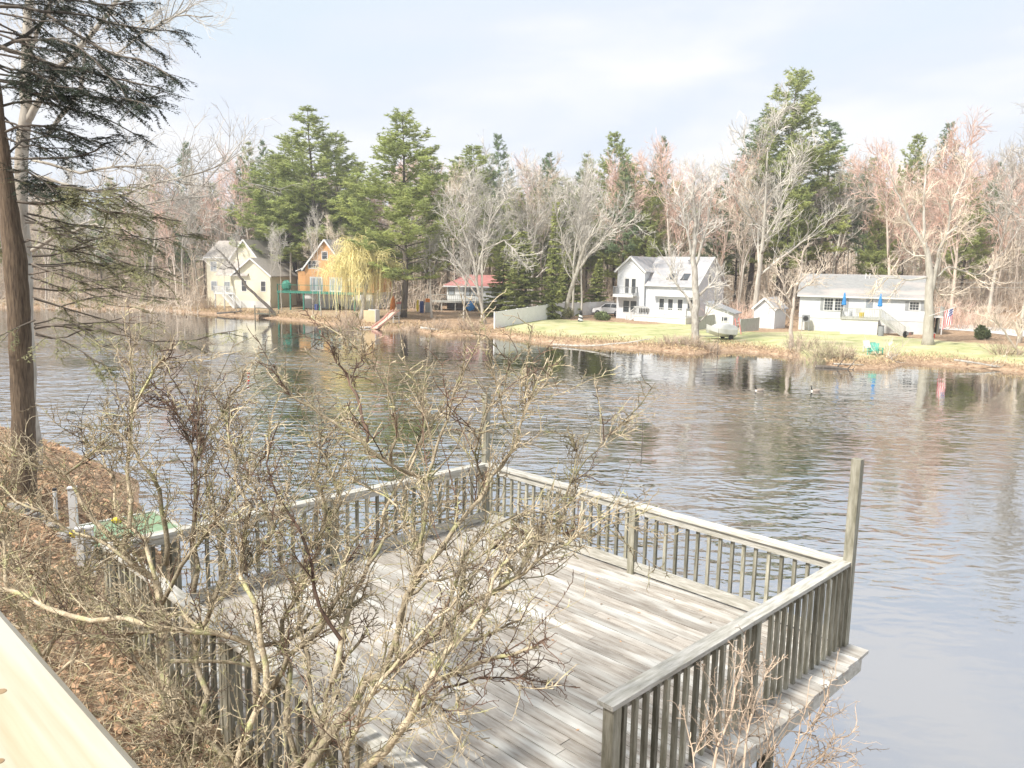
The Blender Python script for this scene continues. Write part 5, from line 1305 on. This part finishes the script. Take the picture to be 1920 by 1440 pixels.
def tr(pl, off0=0, off1=0, w0=6, w1=1.5):
    k = len(pl)-1; pp = []; 
    for i, (a_, b2) in enumerate(pl): pp.append(at(a_, b2, HD+off0+(off1-off0)*i/k))
    out = [pp[0]]
    for i in range(k):
        L_ = (pp[i+1]-pp[i]).length
        out.append(pp[i].lerp(pp[i+1], .5)+Vector((q.gauss(0,.03)*L_,q.gauss(0,.05)*L_,q.gauss(0,.03)*L_))); out.append(pp[i+1])
    n_ = len(out); return out, [max(.004,(w0+(w1-w0)*i/(n_-1))*.5*HD/F) for i in range(n_)]
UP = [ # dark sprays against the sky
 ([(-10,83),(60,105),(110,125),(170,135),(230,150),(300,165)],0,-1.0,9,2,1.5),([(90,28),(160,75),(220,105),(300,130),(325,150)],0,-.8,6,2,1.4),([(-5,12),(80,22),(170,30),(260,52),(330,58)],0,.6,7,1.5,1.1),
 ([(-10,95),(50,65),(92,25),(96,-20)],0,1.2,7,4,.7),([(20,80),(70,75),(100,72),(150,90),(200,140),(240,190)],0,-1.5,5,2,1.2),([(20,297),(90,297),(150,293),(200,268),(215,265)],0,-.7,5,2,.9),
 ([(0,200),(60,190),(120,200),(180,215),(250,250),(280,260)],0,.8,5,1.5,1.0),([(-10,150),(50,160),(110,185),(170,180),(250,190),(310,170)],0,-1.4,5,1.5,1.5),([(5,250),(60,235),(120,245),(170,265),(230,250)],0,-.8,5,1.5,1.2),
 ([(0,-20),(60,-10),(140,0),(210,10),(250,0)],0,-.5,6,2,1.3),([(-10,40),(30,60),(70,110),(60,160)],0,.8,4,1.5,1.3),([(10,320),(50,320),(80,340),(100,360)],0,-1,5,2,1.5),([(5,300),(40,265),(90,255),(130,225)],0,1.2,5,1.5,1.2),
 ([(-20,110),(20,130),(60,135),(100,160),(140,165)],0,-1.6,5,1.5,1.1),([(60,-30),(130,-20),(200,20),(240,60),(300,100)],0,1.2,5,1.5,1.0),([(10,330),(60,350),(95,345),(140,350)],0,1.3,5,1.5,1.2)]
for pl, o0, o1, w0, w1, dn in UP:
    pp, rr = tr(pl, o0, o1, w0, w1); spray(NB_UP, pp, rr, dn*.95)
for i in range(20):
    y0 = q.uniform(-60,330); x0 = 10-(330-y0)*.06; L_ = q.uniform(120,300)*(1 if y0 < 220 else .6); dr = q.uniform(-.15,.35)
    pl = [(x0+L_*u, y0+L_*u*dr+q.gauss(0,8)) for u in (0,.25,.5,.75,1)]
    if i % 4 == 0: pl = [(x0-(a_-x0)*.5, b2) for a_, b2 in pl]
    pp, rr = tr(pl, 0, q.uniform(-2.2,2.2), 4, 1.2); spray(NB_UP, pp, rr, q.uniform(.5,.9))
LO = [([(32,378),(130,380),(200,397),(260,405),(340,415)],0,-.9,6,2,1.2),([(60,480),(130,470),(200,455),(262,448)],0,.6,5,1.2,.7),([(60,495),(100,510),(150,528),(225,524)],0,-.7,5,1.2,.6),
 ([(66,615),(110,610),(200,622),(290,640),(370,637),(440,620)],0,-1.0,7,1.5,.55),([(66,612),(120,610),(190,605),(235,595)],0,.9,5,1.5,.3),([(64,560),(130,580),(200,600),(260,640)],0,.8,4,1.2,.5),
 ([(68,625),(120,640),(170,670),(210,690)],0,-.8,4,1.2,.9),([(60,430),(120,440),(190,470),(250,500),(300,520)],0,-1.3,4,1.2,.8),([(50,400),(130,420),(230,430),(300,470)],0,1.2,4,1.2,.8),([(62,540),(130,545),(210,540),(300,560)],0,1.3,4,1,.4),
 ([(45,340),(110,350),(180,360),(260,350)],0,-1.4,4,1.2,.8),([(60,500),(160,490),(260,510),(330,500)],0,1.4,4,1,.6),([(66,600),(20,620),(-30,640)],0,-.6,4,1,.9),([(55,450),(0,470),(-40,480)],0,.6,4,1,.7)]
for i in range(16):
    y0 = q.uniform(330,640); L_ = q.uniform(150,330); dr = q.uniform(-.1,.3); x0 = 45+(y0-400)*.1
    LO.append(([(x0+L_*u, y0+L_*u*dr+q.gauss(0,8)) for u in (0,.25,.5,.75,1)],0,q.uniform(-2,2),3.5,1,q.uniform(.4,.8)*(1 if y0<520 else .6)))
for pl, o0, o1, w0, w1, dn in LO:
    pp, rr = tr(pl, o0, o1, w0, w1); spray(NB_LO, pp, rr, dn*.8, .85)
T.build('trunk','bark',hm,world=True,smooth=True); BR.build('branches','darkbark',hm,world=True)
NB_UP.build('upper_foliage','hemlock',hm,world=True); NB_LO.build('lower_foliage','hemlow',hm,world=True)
# dead side twigs on the trunk come with the branches above

def near_tree(name, D, trunk, limbs, label, mt, mc, seed, twn, twl, tw):
    o = limb_tree(name, D, trunk, limbs, label, mt, mc, twn, twl, tw, 0, seed, .5)
near_tree('pale_bare_tree', 19.5, [(60,900,26),(56,700,24),(40,400,22),(44,250,22),(50,120,17),(52,20,14),(50,-80,9)],
 [[(44,235,15),(70,195,13),(105,140,11),(150,85,9),(190,40,8),(230,-10,6)],[(50,120,8),(70,60,7),(95,0,5)],[(90,250,7),(125,205,9),(150,170,8),(158,100,5),(150,60,3)],[(60,330,6),(140,350,5),(220,372,4),(280,345,3.5),(350,330,3),(430,302,1.5)],
  [(60,300,6),(150,325,5),(230,312,4),(300,310,4),(345,345,3),(400,350,1)],[(190,40,5),(260,60,4),(330,30,3),(400,30,1.5)],[(150,85,4),(220,100,3),(290,50,2.5),(350,20,1.5)],[(60,470,8),(110,438,9),(180,420,5),(210,440,2.5)],[(120,430,4),(210,400,3),(290,380,2.5),(370,370,1.5)]],
 'pale mottled bare tree standing behind the dark hemlock, its limbs reaching right', 'palebark', 'graytwig', 21, 12, .9, .006)

# foreground shrubs; stems measured from the photograph
def D_of(py, d0, d1): return d0 + (d1-d0)*max(0, min(1, (1500-py)/800.0))
def shrub(name, label, stems, d0, d1, seed, ntw=7, dark=.15, mts='shrub'):
    q = random.Random(seed); root = gpx(stems[0][0][0], d0); o = thing(name, root, 0, label, 'shrub')
    TH = MB(); TW = MB(); DK = MB()
    for st in stems:
        w0, w1 = st[0][2], st[-1][2] if len(st[-1]) > 2 else 2; off = q.uniform(-.45,.45); dk = q.random() < dark
        base = st[0]; pts = []
        n_ = len(st)
        for i, a_ in enumerate(st):
            pts.append(at(a_[0], a_[1], D_of(a_[1], d0, d1)+off*min(1, i/3)))
        if base[1] > 1360:
            g0 = root.copy(); g0.z = gz(g0.x, g0.y)-.1; g0 += Vector((q.gauss(0,.08), q.gauss(0,.06), 0))
            if pts[0].z - g0.z > .1: pts.insert(0, pts[0].lerp(g0,.5)+Vector((q.gauss(0,.03),0,0))); pts.insert(0, g0); n_ += 2
        Pp = []
        for i in range(len(pts)-1):
            L_ = (pts[i+1]-pts[i]).length
            for s_ in (0,.5):
                v = pts[i].lerp(pts[i+1], s_)
                if s_: v += Vector((q.gauss(0,1),q.gauss(0,1),q.gauss(0,1)))*L_*.05
                Pp.append(v)
        Pp.append(pts[-1]); k_ = len(Pp)
        D_ = (pts[0].y+pts[-1].y)/2; rr = [max(.0026,1.18*(w0+(w1-w0)*i/(k_-1))*.5*D_/F) for i in range(k_)]
        (DK if dk and w0 < 9 else TH).tube(Pp, rr, 7, q.random())
        tot = sum((b2-a_).length for a_, b2 in zip(Pp, Pp[1:]))
        for i in range(int(tot*ntw)+3):
            u = q.uniform(.12,1)*(k_-1); k = min(k_-2, int(u)); p = Pp[k].lerp(Pp[k+1], u-k); d = (Pp[k+1]-Pp[k]).normalized()
            e_ = side_dir(d, q.uniform(.30,1.0), q)+Vector((0,0,.25)); L_ = q.uniform(.12,.62)*(1.1 if u < k_*.6 else .75)
            s1 = wander(p, e_, L_, 6, .13, .05, q); r_ = q.uniform(.0028,.0058); tn = q.random(); MM = DK if dark and ((dk and q.random() < .6) or q.random() < .10) else TW
            MM.tube(s1, [r_*(1-.1*j) for j in range(7)], 4, tn, False)
            for j in range(1,7):                       # zig-zag spurs
                for _ in range(1 if q.random() < .5 else 2):
                    c = s1[j].lerp(s1[j-1], q.random()); dd = side_dir((s1[j]-s1[j-1]).normalized(), q.uniform(.6,1.3), q)
                    l2 = q.uniform(.02,.07) if q.random() < .7 else q.uniform(.08,.22)
                    s2 = wander(c, dd, l2, 2 if l2 < .08 else 4, .25, 0, q); MM.tube(s2, [r_*.85*(1-.12*x) for x in range(len(s2))], 3, tn, False)
                    if l2 > .08:
                        for x in range(1, len(s2)):
                            s3 = [s2[x], s2[x]+side_dir((s2[x]-s2[x-1]).normalized(), q.uniform(.6,1.2), q)*q.uniform(.015,.05)]; MM.tube(s3, [r_*.55, r_*.3], 3, tn, False)
    TH.build('stems',mts,o,world=True,smooth=True); TW.build('twigs',mts,o,world=True)
    if dark: DK.build('dark_shoots','shrubdark',o,world=True)
    return o
SR = [
 [(681,1440,19),(727,1404,18),(770,1346,17),(805,1280,15),(824,1246,14),(862,1199,11),(905,1145,9),(924,1088,7),(960,1040,5),(1000,990,3)],
 [(560,1470,20),(631,1361,17),(670,1307,16),(685,1276,15),(720,1265,14),(754,1238,13),(785,1215,12),(824,1184,11),(855,1157,10),(897,1122,9),(940,1100,7),(970,1080,6),(1010,1010,4),(1060,930,3),(1080,860,2)],
 [(650,1440,11),(650,1400,10),(677,1342,10),(708,1284,9),(739,1250,9),(785,1192,8),(843,1142,8),(870,1103,6),(905,1060,4),(940,1020,2)],
 [(520,1470,16),(554,1434,15),(585,1400,14),(604,1373,13),(610,1330,12),(622,1280,9),(650,1230,7),(690,1180,5)],
 [(808,1276,9),(862,1257,8),(940,1230,6),(980,1220,6),(1009,1213,5)],[(870,1199,6),(912,1192,5),(950,1172,4),(978,1161,3)],[(770,1340,6),(830,1290,5),(900,1270,4),(960,1272,2),(990,1272,1.5)],
 [(745,1240,9),(750,1150,9),(775,1100,9),(787,1049,9),(794,992,9),(800,905,8),(812,867,7),(828,811,6),(844,764,5),(859,714,4),(880,675,3),(898,640,2)],
 [(800,905,8),(766,886,8),(731,870,8),(687,839,8),(659,814,7),(606,780,6),(566,755,5),(531,727,4),(500,699,3)],
 [(720,1262,10),(760,1120,10),(794,1064,10),(853,989,9),(884,952,8),(922,892,7),(953,855,6),(975,799,5),(984,767,4),(984,711,3),(992,655,2)],
 [(855,1157,7),(910,1120,7),(969,1080,6),(1000,1017,5),(1047,983,5),(1078,924,4),(1081,883,3),(1078,838,2)],
 [(984,767,3),(1005,740,2.5),(1025,720,2),(1033,690,1.5)],[(953,795,3),(940,770,3),(935,740,2.5),(937,690,1.5)],
 [(687,839,6),(680,790,5),(668,740,4),(650,700,3.5),(620,650,3),(603,625,2)],[(731,870,6),(745,820,5),(740,770,4),(720,720,3.5),(690,680,3),(660,640,2)],[(766,886,5),(790,830,4),(800,780,3.5),(790,740,3),(760,700,2)],
 [(622,1280,10),(640,1200,9),(660,1120,8),(690,1060,7),(715,990,6),(735,930,5),(770,860,4),(800,810,3),(830,770,2)],[(604,1373,9),(580,1280,9),(560,1180,8),(555,1110,8),(575,1040,7),(610,990,6),(640,940,5),(620,880,4),(590,830,3)],
 [(690,1060,6),(720,1010,5),(760,985,4),(810,975,3),(850,940,2.5),(880,900,2)],[(824,1184,6),(850,1110,5),(870,1040,5),(930,985,4),(990,960,3),(1040,965,2)],
 [(940,1100,5),(985,1075,4),(1020,1040,3.5),(1065,1020,3),(1110,980,2.5),(1150,960,1.5)],[(1047,983,4),(1090,965,3),(1130,970,2.5),(1175,985,1.5)],[(1010,1010,3),(1060,1000,3),(1100,1010,2),(1140,1030,1.5)],
 [(794,1064,5),(770,1010,4),(745,950,4),(700,920,3),(660,900,2.5)],[(640,1200,7),(600,1140,6),(585,1060,6),(560,990,5),(520,930,4),(500,870,3),(520,800,2)],
 [(885,955,4),(905,900,3.5),(890,850,3),(905,800,2.5),(925,745,2)],[(1081,890,3),(1100,860,2.5),(1130,830,2),(1165,795,1.5)],[(760,1120,6),(800,1090,5),(850,1080,4),(905,1040,3),(945,1020,2)],[(700,1285,8),(760,1290,6),(830,1330,4),(870,1400,2)],
 [(785,1215,6),(830,1240,5),(855,1300,3.5),(868,1380,2)]]
shrub('bare_shrub','large bare thorny shrub spreading over the near corner of the wooden deck', SR, 4.35, 5.5, 201, 13)
SL = [
 [(340,1440,22),(320,1300,16),(311,1230,15),(303,1133,14),(292,1086,13),(249,1059,10),(194,993,8),(155,946,8),(124,888,7),(60,870,5),(0,830,3)],
 [(360,1440,14),(390,1300,13),(369,1187,12),(400,1130,10),(447,1082,9),(478,1050,7),(510,1000,5),(530,950,4),(545,900,2.5)],
 [(430,1480,14),(500,1290,12),(490,1210,12),(478,1129,10),(451,1082,9),(455,1010,7),(470,950,6),(440,900,5),(430,830,4),(425,770,2.5)],
 [(362,1113,9),(361,1016,8),(367,930,7),(367,867,6),(350,817,5),(327,770,5),(290,733,3)],
 [(311,1060,9),(311,993,9),(299,919,8),(287,893,8),(253,843,7),(230,817,5),(205,800,3)],
 [(243,990,7),(238,880,7),(243,817,6),(247,767,6),(247,700,5),(246,650,3)],[(247,790,5),(267,733,4),(290,690,4),(310,667,2)],
 [(367,867,6),(393,810,6),(430,743,5),(460,693,3)],[(373,860,4),(373,800,3.5),(373,760,3),(373,700,2)],
 [(560,1440,12),(545,1250,11),(529,1164,11),(560,1113,10),(600,1030,8),(610,960,7),(590,900,6),(600,840,5),(640,790,3)],
 [(480,1330,10),(467,1207,10),(408,1187,11),(323,1179,11),(233,1158,10),(136,1156,10),(39,1113,9),(-20,1100,8)],
 [(408,1187,8),(340,1150,8),(270,1155,7),(190,1145,6),(110,1110,5),(60,1080,3)],[(323,1179,7),(250,1185,7),(180,1195,6),(80,1190,5),(20,1170,3)],
 [(249,1059,6),(200,1020,6),(140,1000,5),(80,960,5),(30,940,4),(-20,900,3)],[(303,1133,8),(340,1060,7),(380,1010,6),(420,960,5),(455,920,4),(490,860,3)],
 [(124,888,5),(160,860,4),(190,830,3),(230,870,2)],[(292,1086,7),(270,1010,6),(215,960,5),(215,900,4),(190,850,3),(150,820,2)],
 [(400,1130,7),(425,1060,6),(420,1000,5),(395,950,5),(385,890,4),(410,840,3)],[(510,1290,10),(540,1230,9),(600,1180,7),(640,1110,6),(650,1040,5),(690,990,3)],
 [(560,1113,7),(530,1060,6),(520,1010,5),(500,960,4),(470,900,3),(440,850,2.5),(455,800,2)],[(490,1210,8),(560,1190,6),(620,1160,5),(680,1120,3.5)],[(320,1240,7),(400,1240,6),(480,1250,5),(540,1280,4)],
 [(400,1440,12),(330,1330,10),(270,1260,8),(240,1210,6),(215,1170,4)],[(440,1440,12),(380,1380,11),(350,1350,9),(310,1340,7),(305,1300,5)],[(350,1430,9),(290,1390,6),(240,1420,4)]]
shrub('bare_shrub','tangled bare thorny shrub left of the largest one, in front of the slatted deck railing', SL, 4.6, 6.2, 202, 21)
SF = [[(60,1290,9),(75,1230,8),(40,1150,7),(10,1090,7),(5,1000,6),(10,940,4),(8,880,3)],[(70,1240,7),(120,1180,6),(70,1110,5),(20,1030,5),(-10,980,4)],[(100,1270,6),(150,1200,5),(180,1120,4),(160,1060,3)],[(80,1250,6),(110,1140,5),(150,1080,4),(210,1040,3),(260,1000,2)]]
shrub('bare_shrub','thin bare shrub at the left edge above the pine rail', SF, 5.0, 6.6, 203, 18, 0)
SB = [[(1330,1480,5),(1345,1400,5),(1370,1340,4),(1378,1290,4),(1395,1235,3)],[(1390,1480,6),(1400,1380,5),(1420,1300,4),(1455,1230,2)],[(1360,1480,5),(1385,1390,4),(1400,1330,3),(1410,1250,2)],[(1450,1480,4),(1500,1390,3),(1530,1345,2.5),(1555,1300,1.5)],[(1420,1480,4),(1440,1420,4),(1475,1370,3),(1530,1380,2)],[(1310,1470,4),(1300,1420,3),(1330,1370,2)],[(1470,1480,4),(1520,1430,3),(1560,1410,2)]]
shrub('bare_shrub','pale wispy bare shrub growing up outside the right-hand deck railing', SB, 5.2, 6.6, 204, 4, 0, 'brushwood')

# leaf litter, sticks and pine straw on the near bank
C = MB(); D2 = MB(); q = random.Random(55)
def clamp01(v): return max(0,min(1,v))
for i in range(52000):
    px = q.uniform(-60, 800); t_ = q.uniform(5, 60)
    nn = q.uniform(-1.0, 8); tt = q.uniform(3, 22)
    if q.random() < .3: tt = q.uniform(14, 34)
    x, y = (nn-tt)*.7071, (nn+tt)*.7071
    if -.05 < (Vector((x,y,0))-Vector((DA.x,DA.y,0))).dot(Vector((math.cos(YAW),math.sin(YAW),0)))+.2 < LA+.4 and (Vector((x,y,0))-Vector((DA.x,DA.y,0))).dot(Vector((-math.sin(YAW),math.cos(YAW),0))) > -LB-.1: continue
    z = gz(x, y)
    if z < .1: continue
    s_ = q.uniform(.02,.055)*(1+y*.03); a_ = q.uniform(0,6.28); e_ = Vector((math.cos(a_),math.sin(a_),q.uniform(-.4,.4))); f_ = Vector((-math.sin(a_),math.cos(a_),q.uniform(-.4,.4)))
    p = Vector((x,y,z+q.uniform(.01,.05)))
    if q.random() < .55: C.face([p-e_*s_, p-f_*s_*.6, p+e_*s_*1.1+Vector((0,0,s_*.4)), p+f_*s_*.6], q.random())
    else: e_ = e_*s_*3.2; D2.face([p-e_, p-e_+f_*.006, p+e_+f_*.004+Vector((0,0,.03)), p+e_+Vector((0,0,.03))], q.random())
for i in range(70):
    u, v = q.uniform(.1,LA-.1), -q.uniform(.1,LB-.2); p = Matrix.Translation(deck.location) @ Matrix.Rotation(YAW,4,'Z') @ Vector((u,v,.004)); a_ = q.uniform(0,6.28); s_ = q.uniform(.012,.03)
    e_ = Vector((math.cos(a_),math.sin(a_),.1)); f_ = Vector((-math.sin(a_),math.cos(a_),.15)); C.face([p-e_*s_+Vector((0,0,.004)), p-f_*s_*.6+Vector((0,0,.004)), p+e_*s_, p+f_*s_*.6+Vector((0,0,.002))], q.random())
tag(C.build('leaf_litter','leaf'),'dead brown leaves scattered over the near bank','leaf litter',kind='stuff')
tag(D2.build('pine_straw','straw'),'dry straw and fine sticks strewn over the near bank','straw',kind='stuff')
C = MB()
for i in range(900):
    nn = q.uniform(.5, 3.2); tt = q.uniform(4, 16); x, y = (nn-tt)*.7071, (nn+tt)*.7071; p = Vector((x,y,gz(x,y)+.02))
    s1 = wander(p, Vector((q.gauss(0,1),q.gauss(0,1),q.uniform(.1,1.4))), q.uniform(.2,.8), 5, .22, -.03, q); tn = q.random(); C.tube(s1, [.004,.0035,.003,.003,.002,.001], 3, tn, False)
    for j in range(1,6):
        for _ in range(2): C.tube([s1[j], s1[j]+side_dir((s1[j]-s1[j-1]).normalized(), q.uniform(.5,1.2), q)*q.uniform(.03,.18)], [.0022,.001], 3, tn, False)
tag(C.build('briar_tangle','shrub'),'low tangle of dry briars covering the near bank','briars',kind='stuff')

# neighbour's green-carpeted landing, posts, floats
c = onz(235, 985, 2.45)
o = thing('carpeted_landing', (c.x,c.y,2.35), YAW, 'small landing covered in green outdoor carpet left of the wooden deck', 'landing')
m = MB(); m.box(-.6,.6,-.7,.7,0,.05); m.build('carpet','turf',o); m = MB(); m.box(-.66,.66,.7,.76,-.14,.07); m.box(-.66,.66,-.76,-.7,-.14,.07); m.box(-.66,-.6,-.7,.7,-.14,.07); m.build('white_edging','graywood',o)
for xx in (-.55,.55):
    for yy in (-.6,.6): m = MB(); m.box(xx-.06,xx+.06,yy-.06,yy+.06,-2.6,-.01); m.build('leg','darkwood',o)
def wpost(px, py, z, h, w_, label, cap='black'):
    c = onz(px, py, z); o = thing('white_post', c, .3, label, 'post'); m = MB(); m.box(-w_/2,w_/2,-w_/2,w_/2,-.6,h); m.build('shaft','white',o); m = MB(); m.box(-w_/2-.01,w_/2+.01,-w_/2-.01,w_/2+.01,h,h+.03); m.build('cap',cap,o)
p_ = gpx(76, 14.2); o = thing('white_pipe', p_, 0, 'white upright pipe with dark top beside the hemlock trunk', 'pipe'); m = MB(); m.tube([(0,0,-.3),(0,0,.78)],.036,10); m.build('shaft','white',o); m = MB(); m.tube([(0,0,.78),(0,0,.82)],.04,10); m.build('cap','black',o)
wpost(140, 1000, 2.6, .75, .11, 'tall white post between hemlock trunk and green landing','white'); wpost(152, 1043, 2.6, .42, .10, 'short white post in front of the green landing','white'); wpost(170, 1040, 2.6, .42, .10, 'short white post right beside the other short one','white')
for px, py, s_, lb in ((150,1000,.10,'yellow float hanging on the short white posts'),(221,975,.07,'small yellow float lying on the green carpet')):
    c = onz(px, py, 2.75 if px < 200 else 2.47); o = thing('yellow_buoy', c, .4, lb, 'float'); m = MB(); m.ell((0,0,0),(s_*1.6,s_*.7,s_*.8),12,8); m.build('body','yellow',o,smooth=True); m = MB(); m.tube([(-s_*1.6,0,0),(-s_*2.2,0,.05),(-s_*2.6,0,.0)],.008,5); m.build('rope','white',o)
for i,(px, py, s_) in enumerate(((60,975,.28),(90,990,.22),(118,1015,.24),(30,960,.25),(150,1060,.2),(190,1065,.2))):
    c = gp(px, py); o = thing('bank_stone', c, q.uniform(0,3), ('pale stone left of the white posts','pale stone second from the left in the row','stone nearest the tall white post','pale stone at the left edge in the row','stone below the short white posts','stone at the near corner of the green landing')[i], 'stone')
    m = MB(); m.ell((0,0,.03),(s_,s_*.7,s_*.5),12,8,fn=lambda d: 1+.4*noise.noise(d*1.7+Vector((i*3,0,0)))); m.build('stone','rock',o)
# fishing bobber caught over the water, red and white
c = at(466, 715, 7.4); o = thing('marker_ribbon', c, 0, 'red and white twisted ribbon hanging from a thin line over the water', 'ribbon')
m = MB(); W_ = MB()
for i in range(10):
    z0 = .085-.017*i; a0 = i*.7; a1 = (i+1)*.7; r_ = .014
    (m if i % 2 == 0 else W_).face([(math.cos(a0)*r_,math.sin(a0)*r_,z0),(-math.cos(a0)*r_,-math.sin(a0)*r_,z0),(-math.cos(a1)*r_-.002*i,-math.sin(a1)*r_,z0-.017),(math.cos(a1)*r_-.002*i,math.sin(a1)*r_,z0-.017)])
m.build('red_bands','red',o); W_.build('white_bands','white',o); m = MB(); m.tube([(0,0,.085),(.06,-.3,.02),(.10,-.9,-.35)],.0015,4); m.build('line','shrub',o)

hz = MB(); hz.box(-240, 240, -62, 330, -4, 48)
hm_ = bpy.data.materials.new('haze_air'); hm_.use_nodes = True; t = hm_.node_tree; t.nodes.remove(t.nodes['Principled BSDF'])
vp = t.nodes.new('ShaderNodeVolumePrincipled'); vp.inputs['Color'].default_value = (.97,.98,1,1); vp.inputs['Density'].default_value = .0007; vp.inputs['Anisotropy'].default_value = .2
t.links.new(vp.outputs[0], t.nodes['Material Output'].inputs['Volume'])
tag(hz.build('haze', hm_), kind='stuff')
